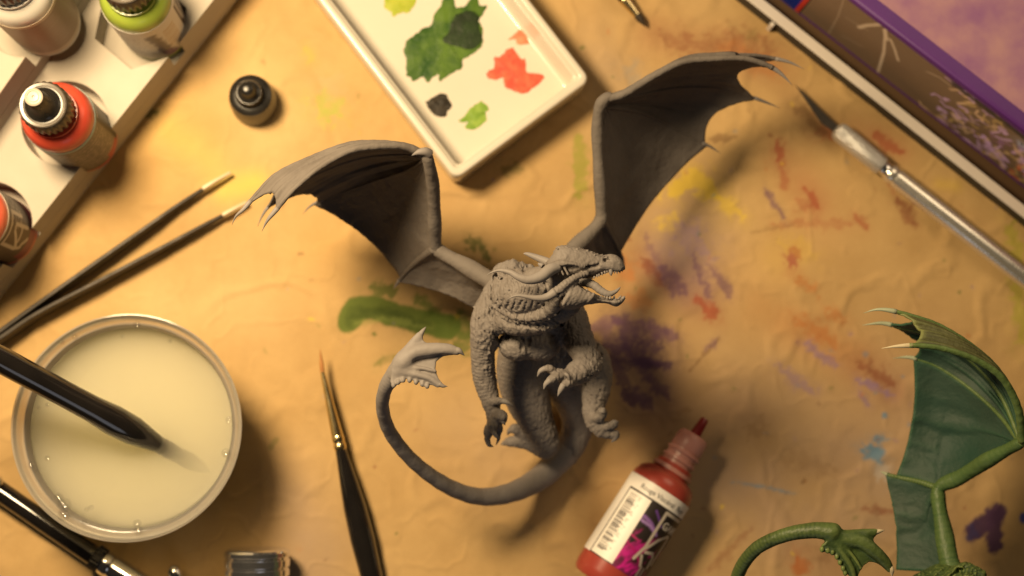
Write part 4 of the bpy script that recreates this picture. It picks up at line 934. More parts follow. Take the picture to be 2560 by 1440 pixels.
# ------------------------------------------------------------------ dragon figurine: signed-distance sculpt -> mesh
class Vox:
    def __init__(s, lo, hi, h):
        s.lo = arr(lo); s.h = h; s.n = np.ceil((arr(hi) - s.lo) / h).astype(int) + 1
        s.d = np.full(s.n, 4.0, 'f4')
    def box(s, lo, hi):
        i0 = np.clip(np.floor((arr(lo) - s.lo) / s.h).astype(int), 0, s.n - 2); i1 = np.clip(np.ceil((arr(hi) - s.lo) / s.h).astype(int) + 1, i0 + 1, s.n)
        sl = tuple(slice(a, b) for a, b in zip(i0, i1))
        ax = [(s.lo[k] + np.arange(i0[k], i1[k]) * s.h).astype('f4') for k in range(3)]
        return sl, ax[0][:, None, None], ax[1][None, :, None], ax[2][None, None, :]
    def comb(s, sl, d, k, op='u'):
        a = s.d[sl]
        if op == 's':
            b = -d; h = np.maximum(k - np.abs(a - b), 0) / max(k, 1e-6); s.d[sl] = np.maximum(a, b) + h * h * k * .25
        else:
            h = np.maximum(k - np.abs(a - d), 0) / max(k, 1e-6); s.d[sl] = np.minimum(a, d) - h * h * k * .25
    def chain(s, pts, k=1.5, op='u', n=4, detail=None, sc=(1, 1, 1)):
        """Tapered tube through (x, y, z, r); detail(arc) adds relief along it."""
        p = spline(pts, n); R = p[:, 3].max(); pad = R / min(sc) + k + 1.2
        sl, X, Y, Z = s.box(p[:, :3].min(0) - pad, p[:, :3].max(0) + pad)
        D = np.full((X.size, Y.size, Z.size), 4.0, 'f4'); A = np.zeros_like(D) if detail else None
        arc = 0.0
        for a, b in zip(p[:-1], p[1:]):
            e = b[:3] - a[:3]; l2 = float(e @ e) + 1e-9; pd = max(a[3], b[3]) / min(sc) + k + 1.2
            lo = np.minimum(a[:3], b[:3]) - pd; hi = np.maximum(a[:3], b[:3]) + pd
            ii = [slice(int(np.searchsorted(q_.ravel(), lo[j])), int(np.searchsorted(q_.ravel(), hi[j]))) for j, q_ in enumerate((X, Y, Z))]
            x, y, z = X[ii[0]], Y[:, ii[1]], Z[:, :, ii[2]]
            t = np.clip(((x - a[0]) * e[0] + (y - a[1]) * e[1] + (z - a[2]) * e[2]) / l2, 0, 1)
            q_ = np.sqrt(((x - a[0] - t * e[0]) * sc[0]) ** 2 + ((y - a[1] - t * e[1]) * sc[1]) ** 2 + ((z - a[2] - t * e[2]) * sc[2]) ** 2) - (a[3] + t * (b[3] - a[3]))
            v = D[tuple(ii)]; m = q_ < v; v[m] = q_[m]
            if detail: w = A[tuple(ii)]; w[m] = (arc + t * math.sqrt(l2))[m]
            arc += math.sqrt(l2)
        if detail: D = D - detail(A)
        s.comb(sl, D, k, op)
    def ell(s, c, r, k=2.0, op='u', rot=0.0, tilt=0.0):
        c, r = arr(c), arr(r); pad = r.max() + k + 1
        sl, X, Y, Z = s.box(c - pad, c + pad)
        x, y, z = X - c[0], Y - c[1], Z - c[2]
        if rot: a = math.radians(rot); x, y = x * math.cos(a) + y * math.sin(a), -x * math.sin(a) + y * math.cos(a)
        if tilt: a = math.radians(tilt); y, z = y * math.cos(a) + z * math.sin(a), -y * math.sin(a) + z * math.cos(a)
        k0 = np.sqrt((x / r[0]) ** 2 + (y / r[1]) ** 2 + (z / r[2]) ** 2); k1 = np.sqrt((x / r[0] ** 2) ** 2 + (y / r[1] ** 2) ** 2 + (z / r[2] ** 2) ** 2) + 1e-6
        s.comb(sl, np.minimum(k0 * (k0 - 1) / k1, 4.0), k, op)
    def loft(s, st, k=1.0, op='u', p=2.4):
        """Sections (x, y_top, y_bottom, z_centre, half_width) stacked along x."""
        st = arr(st); lo = [st[0, 0] - 3, st[:, 2].min() - 3, (st[:, 3] - st[:, 4]).min() - 3]; hi = [st[-1, 0] + 3, st[:, 1].max() + 3, (st[:, 3] + st[:, 4]).max() + 3]
        sl, X, Y, Z = s.box(lo, hi)
        x = X.ravel(); dn = spline(st, 6); ip = lambda c: np.interp(x, dn[:, 0], dn[:, c])[:, None, None]
        yt, yb, zc, b = ip(1), ip(2), ip(3), ip(4); c = (yt + yb) / 2; a = np.maximum((yt - yb) / 2, .15); b = np.maximum(b, .15)
        q_ = ((np.abs((Y - c) / a)) ** p + (np.abs((Z - zc) / b)) ** p) ** (1 / p)
        d = (q_ - 1) * np.minimum(a, b)
        out = np.maximum(st[0, 0] - x, x - st[-1, 0])[:, None, None]
        s.comb(sl, np.maximum(d, out).astype('f4'), k, op)
    def plate(s, poly, zf, th, k=1.0, op='u'):
        """Flat web: outline poly (x, y), mid-height function zf(x, y), thickness th."""
        p = arr(poly); zz = zf(p[:, 0], p[:, 1])
        sl, X, Y, Z = s.box([p[:, 0].min() - 3, p[:, 1].min() - 3, zz.min() - th - 4], [p[:, 0].max() + 3, p[:, 1].max() + 3, zz.max() + th + 4])
        x, y = np.broadcast_arrays(X[:, :, 0], Y[:, :, 0]); d = np.full(x.shape, 1e9); ins = np.zeros(x.shape, bool)
        for a, b in zip(p, np.roll(p, -1, 0)):
            e = b - a; t = np.clip(((x - a[0]) * e[0] + (y - a[1]) * e[1]) / (e @ e + 1e-9), 0, 1)
            d = np.minimum(d, np.hypot(x - a[0] - t * e[0], y - a[1] - t * e[1]))
            cr = ((a[1] > y) != (b[1] > y)) & (x < (b[0] - a[0]) * (y - a[1]) / (b[1] - a[1] + 1e-12) + a[0]); ins ^= cr
        d = np.where(ins, -d, d)[:, :, None]
        dz = np.abs(Z - zf(x, y)[:, :, None]) - th / 2
        D = np.minimum(np.maximum(d, dz), 0) + np.sqrt(np.maximum(d, 0) ** 2 + np.maximum(dz, 0) ** 2)
        s.comb(sl, D.astype('f4'), k, op)
    def relief(s, fn, band=1.6):
        idx = np.nonzero(np.abs(s.d) < band); p = s.lo + np.stack(idx, -1) * s.h
        s.d[idx] -= fn(p).astype('f4')
    def geo(s):
        g = openvdb.FloatGrid(4.0); g.copyFromArray(np.ascontiguousarray(s.d), tolerance=0.0)
        v, q_ = g.convertToQuads(0.0)
        v = s.lo + v.astype(float) * s.h; q_ = np.asarray(q_, dtype=np.int64)
        a = v[q_[:, 0]]; n = np.cross(v[q_[:, 1]] - a, v[q_[:, 2]] - a)
        if np.einsum('ij,ij->', n, a - v.mean(0)) < 0: q_ = q_[:, ::-1]
        ge = Geo(); ge.v = [v]; ge.f = np.ascontiguousarray(q_); return ge

def claw(t, pts, m, parent=None, name='claw', n=10):
    p = spline(pxs(pts), 5); g = Geo(); g.add(*tube(p, np.maximum(p[:, 3], .04), n)); return t.part(name, g, m, parent, angle=None)

def rings(f, amp):
    return lambda s: amp * (np.abs(np.sin(s * f * math.pi)) ** .7 - .5)

def limb(V, lst, k=1.6, f=0.9, amp=0.22, **kw):
    V.chain(pxs(lst), k, detail=rings(f, amp) if amp else None, **kw)

FOOT = P(1350, 1095, 0)
def build_dragon():
    t = Thing('dragon_figurine', 'unpainted grey resin dragon figurine rearing with spread wings and open jaws', 'figurine', [FOOT[0], FOOT[1], 0.0], 'winged dragon figurines')
    lo = np.minimum(P(1150, 1160, 0), P(1150, 1160, 115)); hi = np.maximum(P(1600, 560, 0), P(1600, 560, 115)); lo[2] = 0.2; hi[2] = 112
    V = Vox(lo, hi, 0.33)
    mm = lambda u, v, z: P(u, v, z)
    # trunk
    V.ell(mm(1328, 778, 56), (15.0, 11, 16), 2.5, tilt=8)
    V.ell(mm(1266, 746, 60), (7.6, 8.6, 12), 2.5); V.ell(mm(1395, 735, 57), (9, 10, 12), 4)
    V.ell(mm(1355, 825, 26), (12, 10, 18), 5)
    V.ell(mm(1340, 775, 40), (12, 9, 16), 4)
    V.ell(mm(1292, 862, 63), (6.2, 5.6, 6), 2); V.ell(mm(1350, 864, 62), (7, 5.4, 6), 2)
    # hump of the back with its row of spines
    for u, v, z, r in ((1250, 676, 71, 2.0), (1266, 672, 72, 2.2), (1284, 669, 73, 2.3), (1305, 672, 72, 2.0), (1327, 675, 71, 1.8), (1240, 688, 71, 1.6)):
        V.ell(mm(u, v, z), (r, r * 1.3, r * 1.2), 1.6)
    # neck: out of the shoulders, round to the head
    V.chain(pxs([(1270, 750, 60, 8.6), (1280, 738, 72, 8.3), (1304, 731, 82, 7.9), (1337, 723, 89, 7.0), (1370, 706, 95, 5.8), (1400, 692, 98.5, 4.8)]), 2.5, detail=rings(.5, .6))
    V.chain(pxs([(1240, 790, 68, 5), (1290, 800, 76, 5.2), (1345, 797, 82, 5), (1395, 776, 89, 4.4), (1425, 760, 94, 3.5)]), 2, detail=rings(.35, .5))
    saw = lambda q_: .75 * (np.mod(q_ / 3.1, 1.0) - .45)
    V.chain(pxs([(1228, 756, 73, 1.6), (1256, 777, 77.5, 2.1), (1290, 790, 82, 2.3), (1325, 794, 86.5, 2.3), (1358, 787, 91, 2.3), (1382, 771, 95.5, 2.4), (1394, 752, 98.5, 2.0)]), .5, detail=saw, n=8)
    V.chain(pxs([(1234, 778, 77, .7), (1262, 799, 81, .9), (1292, 809, 85, 1.0), (1326, 813, 89, 1.0), (1362, 806, 93.5, 1.0), (1392, 787, 98, .8)]), .4, 's')
    for l in ([(1222, 690, 66, .9), (1214, 730, 70, 1.0), (1224, 772, 72, 1.1), (1246, 806, 71, 1.1), (1262, 836, 68, 1.0)], [(1240, 690, 72, .7), (1232, 725, 76, .7), (1238, 758, 77, .6)], [(1268, 684, 78, .7), (1256, 715, 82, .7), (1258, 745, 83, .6)],
              [(1300, 690, 84, .6), (1290, 712, 88, .6), (1290, 735, 89, .5)], [(1330, 700, 89, .5), (1322, 716, 93, .5), (1322, 735, 93.5, .5)], [(1250, 800, 72, .8), (1300, 818, 76, .8), (1350, 816, 80, .8), (1400, 796, 84, .7)]):
        V.chain(arr([list(q_[:3]) + [q_[3] * 1.35] for q_ in pxs(l)]), .35, 's')
    # head
    zc = 100
    hs = [(1366, 654, 694, 4.6), (1382, 634, 697, 5.4), (1393, 617, 698, 5.9), (1416, 614, 699, 6.2), (1445, 620, 696, 6.0), (1476, 629, 694, 5.2), (1503, 638, 687, 4.6), (1526, 635, 680, 4.3), (1542, 640, 679, 3.9), (1553, 650, 678, 3.2), (1560, 662, 676, 2.2), (1563, 669, 674, .8)]
    V.loft([(mm(u, 0, zc)[0] + (mm(u, a, zc)[0] - mm(u, 0, zc)[0]), mm(u, a, zc)[1], mm(u, b, zc)[1], zc, w) for u, a, b, w in hs], 1.4, p=2.3)
    js = [(1398, 738, 768, 4.0), (1412, 712, 773, 5.4), (1430, 703, 773, 5.8), (1446, 707, 770, 5.6), (1465, 723, 763, 4.8), (1483, 733, 760, 4.0), (1503, 740, 758, 3.4), (1522, 745, 760, 3.1), (1538, 747, 767, 3.0), (1550, 746, 763, 2.5), (1559, 743, 754, 1.6), (1564, 742, 747, .7)]
    V.loft([(mm(u, a, zc)[0], mm(u, a, zc)[1], mm(u, b, zc)[1], zc, w) for u, a, b, w in js], 1.0, p=2.3)
    V.ell(mm(1520, 741, 103.2), (3.8, 1.2, 2.2), .4, 's'); V.ell(mm(1463, 707, 103.0), (2.4, 2.0, 4.4), .4, 's')       # mouth hollow
    # brow shelf, eye recess, cheek frill with its struts
    V.chain(pxs([(1372, 676, 105.0, 1.7), (1400, 662, 106.2, 1.5), (1430, 662, 106.4, 1.0), (1462, 668, 105.2, .6)]), .8)
    V.chain(pxs([(1384, 681, 107.0, 1.3), (1410, 676, 107.2, 1.5), (1432, 672, 106.8, 1.0), (1446, 670, 106.2, .4)]), .5, 's', sc=(1, 1, .8))
    for u in (1392, 1404, 1416): V.chain(pxs([(u - 6, 667, 106.4, .45), (u + 4, 686, 106.3, .4)]), .3)
    V.chain(pxs([(1470, 684, 104.6, .7), (1446, 690, 105.4, 1.0), (1420, 706, 106.0, 1.25), (1398, 723, 106.0, 1.4), (1376, 738, 105.4, 1.25), (1360, 744, 105.2, 1.1)]), .5, detail=rings(.95, .28))
    V.ell(mm(1362, 712, 104.5), (2.6, 1.6, 4.5), .4, 's', rot=30); V.ell(mm(1388, 748, 104), (2.6, 1.0, 3.6), .3, 's', rot=50)
    V.chain(pxs([(1446, 700, 104.8, .6), (1420, 720, 105.4, .8), (1398, 738, 105.2, .9)]), .25, detail=rings(.95, .4))
    # folds of the throat pouch and cheek
    for k in range(6):
        u = 1420 + k * 11; V.chain(pxs([(u + 10, 722 + k * 2.5, 105.4 - .2 * k, .45), (u, 742 + k, 105.6 - .25 * k, .75), (u - 12, 762 - k, 104.4 - .2 * k, .5)]), .6)
    for k in range(5):
        u = 1412 + k * 19; V.chain(pxs([(u + 10, 628 + k * 4, 105.0 - .35 * k, .4), (u + 2, 645 + k * 3, 106.0 - .4 * k, .55), (u - 10, 660 + k, 105.9 - .3 * k, .4)]), .5)
    V.chain(pxs([(1460, 668, 105.0, .5), (1490, 666, 104.6, .6), (1512, 655, 104.6, .5)]), .4, 's')
    V.ell(mm(1517, 650, 104.6), (1.1, .7, 2.0), .2, 's')
    V.chain(pxs([(1505, 662, 104, .9), (1528, 668, 103.6, 1.1), (1548, 674, 102.8, .8)]), .8)
    rr = np.random.default_rng(21)
    for k in range(46):                                                            # beads along the crest and brow
        s_ = rr.uniform(0, 1); u = 1390 + s_ * 125; top = np.interp(u, [h_[0] for h_ in hs], [h_[1] for h_ in hs])
        V.ell(mm(u, top + rr.uniform(-1, 12), zc + rr.uniform(1.0, 5.2)), [rr.uniform(.25, .42)] * 3, .35)
    for k in range(14):
        u = 1386 + k * 9; top = np.interp(u, [h_[0] for h_ in hs], [h_[1] for h_ in hs]); V.ell(mm(u, top + 1, zc + rr.uniform(-1, 2)), (.45, .6, .45), .25)
    # forelegs
    limb(V, [(1236, 768, 64, 6.2), (1216, 815, 67, 5.3), (1208, 860, 64, 4.5), (1208, 910, 60, 4.2), (1213, 955, 57, 4.0), (1226, 1000, 56, 3.3), (1234, 1032, 56, 2.8), (1238, 1050, 56, 2.8)], 2.5, .75, .25)
    V.ell(mm(1214, 803, 66), (4.6, 7.2, 6), 2.0)
    limb(V, [(1400, 770, 62, 7), (1432, 812, 66, 5.6), (1452, 862, 69, 5.0), (1472, 905, 71, 4.6), (1452, 926, 74, 4.4), (1428, 942, 77, 3.4), (1415, 949, 78, 2.6)], 2.0, .9, .25)
    V.ell(mm(1424, 812, 63), (6, 8, 6.5), 2.5)
    C = []                                                                          # claws: (points)
    def digit(lst, cl, k=.7, f=1.1, amp=.12):
        limb(V, lst, k, f, amp); C.append(cl)
    # hand on the left of the picture
    digit([(1232, 1004, 58, 1.9), (1248, 1002, 60, 1.4), (1258, 1003, 61, 1.2)], [(1256, 1002, 61, 1.0), (1268, 1006, 61.5, .8), (1283, 1015, 61, .08)])
    digit([(1240, 1040, 57, 2.4), (1254, 1040, 60, 2.2), (1258, 1050, 60, 1.5)], [(1255, 1050, 60.5, .9), (1259, 1056, 60.5, .7), (1263, 1063, 60, .08)])
    digit([(1238, 1050, 57, 2.3), (1232, 1064, 58, 1.9), (1234, 1078, 58, 1.3)], [(1233, 1078, 58.5, .9), (1240, 1089, 58.5, .7), (1249, 1100, 58, .08)])
    digit([(1236, 1050, 55, 2.2), (1222, 1078, 54, 1.9), (1218, 1096, 53, 1.4)], [(1218, 1098, 53, 1.0), (1223, 1112, 53, .75), (1234, 1117, 53, .08)])
    digit([(1240, 1050, 54, 2.0), (1247, 1070, 51, 1.5), (1246, 1082, 50, 1.2)], [(1246, 1084, 50, .8), (1246, 1098, 50, .6), (1240, 1113, 50, .08)])
    # hand on the right
    digit([(1418, 946, 78, 2.4), (1402, 934, 80, 1.7), (1385, 930, 81, 1.5), (1372, 921, 82, 1.5), (1362, 922, 82, 1.1)], [(1364, 921, 82, 1.0), (1351, 928, 82, .8), (1343, 942, 81.5, .08)])
    digit([(1418, 948, 79, 2.5), (1400, 940, 81.5, 1.9), (1384, 946, 83, 1.8), (1374, 951, 83, 1.4)], [(1376, 950, 83.3, 1.1), (1365, 960, 83.3, .85), (1359, 974, 83, .08)])
    digit([(1420, 950, 79, 2.6), (1418, 958, 81, 1.9), (1408, 965, 82, 1.4)], [(1409, 962, 82.3, 1.15), (1401, 976, 82.3, .85), (1394, 991, 82, .08)])
    digit([(1410, 938, 80.5, 1.2), (1415, 936, 82, .9)], [(1413, 935, 82, .7), (1420, 940, 82.4, .5), (1424, 950, 82.3, .06)])
    # hind legs
    V.ell(mm(1385, 905, 26), (9, 10, 16), 4)
    limb(V, [(1308, 880, 36, 9.0), (1304, 940, 33, 9.0), (1320, 1000, 30, 8.0), (1344, 1056, 27, 6.2), (1366, 1102, 24, 5.0), (1364, 1118, 22, 4.2)], 3, .8, .2)
    limb(V, [(1366, 1116, 22, 4.2), (1338, 1110, 21, 3.6), (1313, 1098, 21, 3.2)], 2, .8, .15)
    digit([(1322, 1098, 21, 2.73), (1300, 1080, 23, 2.31), (1288, 1072, 24, 2.1), (1280, 1074, 23, 1.68)], [(1281, 1073, 23.5, 1.365), (1273, 1078, 22, 0.945), (1269, 1088, 20, 0.105)])
    digit([(1325, 1106, 20, 2.94), (1298, 1104, 21, 2.52), (1278, 1104, 21, 2.1), (1268, 1105, 20, 1.47)], [(1270, 1105, 20, 1.26), (1260, 1108, 19, 0.945), (1252, 1112, 17.4, 0.105)])
    digit([(1325, 1090, 22, 2.73), (1320, 1070, 27, 2.31), (1316, 1058, 31, 1.785)], [(1316, 1060, 31, 1.365), (1313, 1052, 31, 0.84), (1309, 1047, 29, 0.105)])
    limb(V, [(1420, 860, 36, 8), (1470, 905, 40, 7), (1492, 945, 42, 5.4), (1488, 990, 43, 4.8), (1480, 1030, 43, 3.6), (1486, 1056, 43, 3.2), (1502, 1074, 43, 3.0)], 3, .8, .25)
    V.ell(mm(1492, 920, 40), (4.6, 8, 7), 2.5)
    digit([(1500, 1068, 43.5, 2.6), (1522, 1066, 45, 2.0), (1535, 1060, 45.5, 1.7)], [(1533, 1060, 46, 1.2), (1541, 1056, 46, .8), (1545, 1062, 45, .1)])
    digit([(1504, 1076, 43, 2.6), (1524, 1084, 43.5, 2.0), (1540, 1087, 44, 1.8)], [(1539, 1087, 44.5, 1.3), (1538, 1096, 44.5, .9), (1528, 1106, 44, .1)])
    digit([(1488, 1052, 44, 2.4), (1502, 1042, 47, 1.9), (1506, 1030, 48, 1.8)], [(1506, 1032, 49, 1.2), (1508, 1024, 49, .9), (1512, 1020, 48, .1)])
    limb(V, [(1478, 1046, 44, 2.0), (1490, 1044, 47, 1.6)], .7, 1, 0)
    # tail root
    V.chain(pxs([(1375, 900, 24, 11), (1430, 980, 16, 8.4), (1446, 1050, 9, 6.4), (1428, 1110, 6.8, 5.7), (1402, 1150, 6.2, 5.2)]), 2.5)
    def on_skin(u, v, z):
        for _ in range(3):
            p = P(u, v, z); i = ((p - V.lo) / V.h).astype(int)
            if (i < 0).any() or (i[:2] >= V.n[:2]).any(): return None
            zz = np.nonzero(V.d[i[0], i[1], :] < 0)[0]
            if not len(zz): return None
            z = V.lo[2] + zz[-1] * V.h
        return P(u, v, z)
    def crease(lst, r, k=.25, z0=80, op='s'):
        c = [on_skin(u, v, z0) for u, v in spline(lst, 5)]; c = [p for p in c if p is not None]
        if len(c) < 3: return
        c = arr(c); rr_ = r * np.sin(np.linspace(.25, 2.9, len(c))); V.chain(np.c_[c, rr_], k, op, n=2)
    for k in range(11):                                                            # rolls of the neck between the two horns
        u = 1262 + k * 10; j = rr.uniform(-3, 3)
        crease([(u - 12 + j, 694 + k * .6), (u + j, 708), (u + 4 + j, 722), (u - 1 + j, 737)], .34 + .30 * rr.uniform())
    for k in range(9):                                                             # lower neck, above the plates
        u = 1240 + k * 15; j = rr.uniform(-4, 4); crease([(u + 6 + j, 748 + (k > 4) * 4), (u + 1, 760), (u - 6, 770 + min(k, 4) * 2)], .20 + .12 * rr.uniform())
    for k in range(9):                                                             # belly bands of the throat
        u = 1262 + k * 16; crease([(u - 6, 806 - abs(k - 4) * 2), (u + 6, 817 - abs(k - 4) * 2), (u + 20, 826 - abs(k - 4) * 3)], .5)
    for k in range(8):                                                             # folds of the shoulder
        u = 1183 + k * 7; crease([(u + 6, 770 + rr.uniform(-8, 8)), (u, 800), (u + 2, 835 + rr.uniform(-8, 10))], .5, z0=65)
    for l in ([(1236, 835), (1252, 848), (1262, 868)], [(1246, 822), (1262, 838), (1270, 856)], [(1322, 838), (1321, 862), (1316, 884)], [(1300, 838), (1308, 858), (1304, 880)], [(1372, 836), (1380, 850), (1378, 868)]):
        crease(l, .8, z0=65)
    for k in range(7): crease([(1448 + k * 9, 850 + rr.uniform(-10, 10)), (1454 + k * 8, 880), (1452 + k * 8, 905)], .4, z0=65)
    for k in range(6): crease([(1462 + k * 8, 940), (1466 + k * 7, 975), (1464 + k * 6, 1010)], .4, z0=45)
    for k in range(5): crease([(1215 + k * 24, 668 + 3 * (k % 2)), (1220 + k * 22, 684), (1216 + k * 22, 700)], .55, z0=74)
    for k in range(90):                                                            # knobbly scales on shoulders, thigh and back
        q_ = rr.uniform(0, 1); reg = k % 4
        if reg == 0: u, v, z = 1186 + 46 * rr.uniform(), 760 + 95 * rr.uniform(), 71.5
        elif reg == 1: u, v, z = 1470 + 40 * rr.uniform(), 900 + 110 * rr.uniform(), 47
        elif reg == 2: u, v, z = 1225 + 60 * rr.uniform(), 668 + 50 * rr.uniform(), 76
        else: u, v, z = 1200 + 30 * rr.uniform(), 850 + 70 * rr.uniform(), 68
        # drop the bead on to the skin below it
        p = mm(u, v, z); i = ((p - V.lo) / V.h).astype(int); col = V.d[i[0], i[1], :]; zz = np.nonzero(col < 0)[0]
        if len(zz): V.ell([p[0], p[1], V.lo[2] + zz[-1] * V.h], [rr.uniform(.4, .7), rr.uniform(.5, .9), .38], .4, rot=rr.uniform(-30, 30))
    def skin(p):
        r = .28 * (fbm(p, .55, 3, 2) - .5)
        w1 = (1 - np.abs(2 * fbm(p * [1.0, .38, .5], .85, 3, 8) - 1)) ** 3            # long folds
        w2 = (1 - np.abs(2 * fbm(p, 1.25, 2, 12) - 1)) ** 3                           # crazed fine wrinkles
        hd = sstep(84, 96, p[:, 2])
        return r * (1 - .5 * hd) - .36 * w1 * (1 - .75 * hd) - .24 * w2 * (1 - .62 * hd) + .10 * (1 - .6 * hd)
    V.relief(skin)
    body = t.part('body', V.geo(), M['grey'], angle=None)
    for c in C: claw(t, c, M['grey_smooth'], body)
    # horns, teeth, tongue
    def horn(l): return claw(t, l, M['grey_smooth'], body, 'horn', 16)
    horn([(1398, 668, 106, 1.4), (1376, 674, 107, 1.85), (1352, 692, 108, 1.75), (1322, 699, 108.5, 1.45), (1298, 693, 108.5, 1.15), (1276, 681, 108, .85), (1250, 676, 107.5, .5), (1232, 680, 107.2, .28), (1217, 687, 107, .05)])
    horn([(1388, 730, 106, 1.5), (1366, 743, 106, 1.15), (1338, 745, 106.3, .85), (1302, 739, 106.4, .5), (1284, 741, 106.3, .28), (1268, 748, 106.2, .05)])
    horn([(1380, 660, 97, 1.5), (1362, 652, 96, 1.3), (1335, 641, 95, .95), (1318, 635, 94.5, .6), (1309, 634, 94.2, .2)])
    horn([(1356, 664, 99, .9), (1348, 660, 99, .5), (1345, 657, 99, .06)])
    def tooth(u, v, z, du, dv, r): return claw(t, [(u - du * .25, v - dv * .25, z, r), (u + du * .5, v + dv * .5, z, r * .75), (u + du, v + dv, z, .05)], M['grey_smooth'], body, 'tooth', 8)
    for u, v, du, dv, r in ((1486, 692, -1, 5, .3), (1493, 688, 0, 6, .32), (1498, 686, 0, 6, .3), (1505, 682, 1, 7, .36), (1512, 679, 1, 7, .36), (1518, 678, 0, 5, .3), (1527, 677, 1, 13, .75), (1536, 677, 0, 7, .36), (1542, 677, 1, 8, .36), (1549, 676, 1, 7, .4), (1555, 675, 1, 5, .3)):
        tooth(u, v, 103.6 - max(0, u - 1530) * .06, du, dv, r)
    for u, v, du, dv, r in ((1468, 728, -1, -7, .4), (1482, 736, 0, -5, .35), (1503, 741, 0, -4, .25), (1512, 743, 0, -4, .25), (1518, 745, 0, -6, .35), (1525, 746, 1, -7, .4), (1540, 748, 0, -3, .25), (1546, 747, 0, -4, .25), (1557, 746, 6, -6, .55)):
        tooth(u, v, 102.8 - max(0, u - 1540) * .08, du, dv, r)
    for u, v, du, dv in ((1535, 746, 1, -8), (1550, 744, 3, -6)): tooth(u, v, 97.6, du, dv, .4)
    p = spline(pxs([(1445, 702, 100.5, 1.2), (1462, 706, 101, 1.35), (1483, 712, 101.5, 1.3), (1503, 727, 101.8, 1.2), (1521, 735, 102, 1.0), (1537, 730, 102, .65), (1546, 723, 102, .4), (1551, 717, 102, .08)]), 6)
    g = Geo(); g.add(*tube(p, p[:, 3] * (1 + .06 * np.sin(np.arange(len(p)) * 2.4)), 16)); t.part('tongue', g, M['grey_smooth'], body, angle=None)

    # tail with its three-pronged fin
    tl = [(1413, 1130, 6.4, 5.5), (1352, 1193, 9, 4.5), (1275, 1232, 19, 3.6), (1195, 1241, 28, 3.05), (1115, 1213, 39, 2.7), (1035, 1155, 52, 2.35), (978, 1085, 65, 2.25), (957, 1025, 77, 2.1), (962, 975, 87, 2.2), (985, 935, 93, 2.6), (1010, 905, 96, 2.9)]
    pt = pxs(tl); lo = pt[:, :3].min(0) - 9; hi = pt[:, :3].max(0) + 9
    lo = np.minimum(lo, P(940, 990, 97) - 6); hi = np.maximum(hi, P(1165, 810, 97) + 6); lo[2] = .3
    W = Vox(lo, hi, 0.36)
    W.chain(pt, 1, n=6, detail=lambda s: .05 * np.abs(np.sin(s * 2.4)) + .05 * np.sin(s * .8))
    fin = [(975, 955), (985, 915), (1008, 884), (1030, 851), (1050, 830), (1056, 848), (1064, 862), (1098, 862), (1125, 864), (1140, 872), (1130, 884), (1108, 890), (1091, 903), (1088, 924), (1096, 946), (1106, 960), (1092, 968), (1082, 963), (1070, 962), (1062, 956), (1050, 957), (1044, 950), (1032, 950), (1026, 944), (1014, 946), (1008, 950), (998, 950), (990, 965)]
    zf_ = lambda x, y: 96.5 + 0 * x
    W.plate([P(u, v, 96.5)[:2] for u, v in fin], zf_, 1.1, 1.6)
    W.chain(pxs([(1005, 905, 96, 2.6), (1040, 880, 97.5, 2.3), (1085, 873, 98, 2.0), (1120, 873, 98, 1.7), (1142, 878, 98, 1.2)]), 1.4)
    W.chain(pxs([(1010, 890, 96, 1.8), (1032, 860, 96.5, 1.4), (1048, 840, 96.5, 1.0)]), 1.2)
    W.chain(pxs([(1000, 928, 96, 1.7), (1035, 935, 97.2, 1.1), (1072, 945, 97.4, .9), (1098, 962, 97.2, .7)]), 1.0)
    W.chain(pxs([(1010, 922, 96.8, .8), (1050, 920, 97.6, .55), (1088, 928, 97.4, .4)]), .8)
    W.chain(pxs([(1040, 905, 98.2, .8), (1070, 903, 98.4, .7), (1100, 890, 98.2, .6)]), .7, 's')
    for u, v in ((984, 963), (996, 955), (1008, 950), (1024, 950), (1040, 955), (1056, 960), (1068, 965)): W.ell(mm(u, v, 97.2), (.75, .95, .8), .5)
    W.relief(lambda p: .16 * (fbm(p, .7, 3, 4) - .5) + .05 * (vnoise(p, 2.2, 3) - .5))
    tail = t.part('tail', W.geo(), M['grey_smooth'], angle=None)
    claw(t, [(1138, 876, 98, 1.25), (1149, 878, 98.4, .9), (1161, 889, 98, .05)], M['grey_smooth'], tail)
    claw(t, [(1050, 838, 96.5, 1.0), (1058, 826, 96.5, .6), (1065, 817, 96.3, .05)], M['grey_smooth'], tail)
    claw(t, [(1098, 960, 97.2, .8), (1108, 965, 97.2, .55), (1119, 966, 97, .05)], M['grey_smooth'], tail)
    return t, body, tail

def rs(c, n):
    """Resample a polyline to n points by arc length."""
    if len(c) == 1: return np.repeat(c, n, 0)
    d = np.r_[0, np.cumsum(np.linalg.norm(np.diff(c[:, :3], axis=0), axis=1))]; s = np.linspace(0, d[-1], n)
    return np.stack([np.interp(s, d, c[:, k]) for k in range(c.shape[1])], 1)

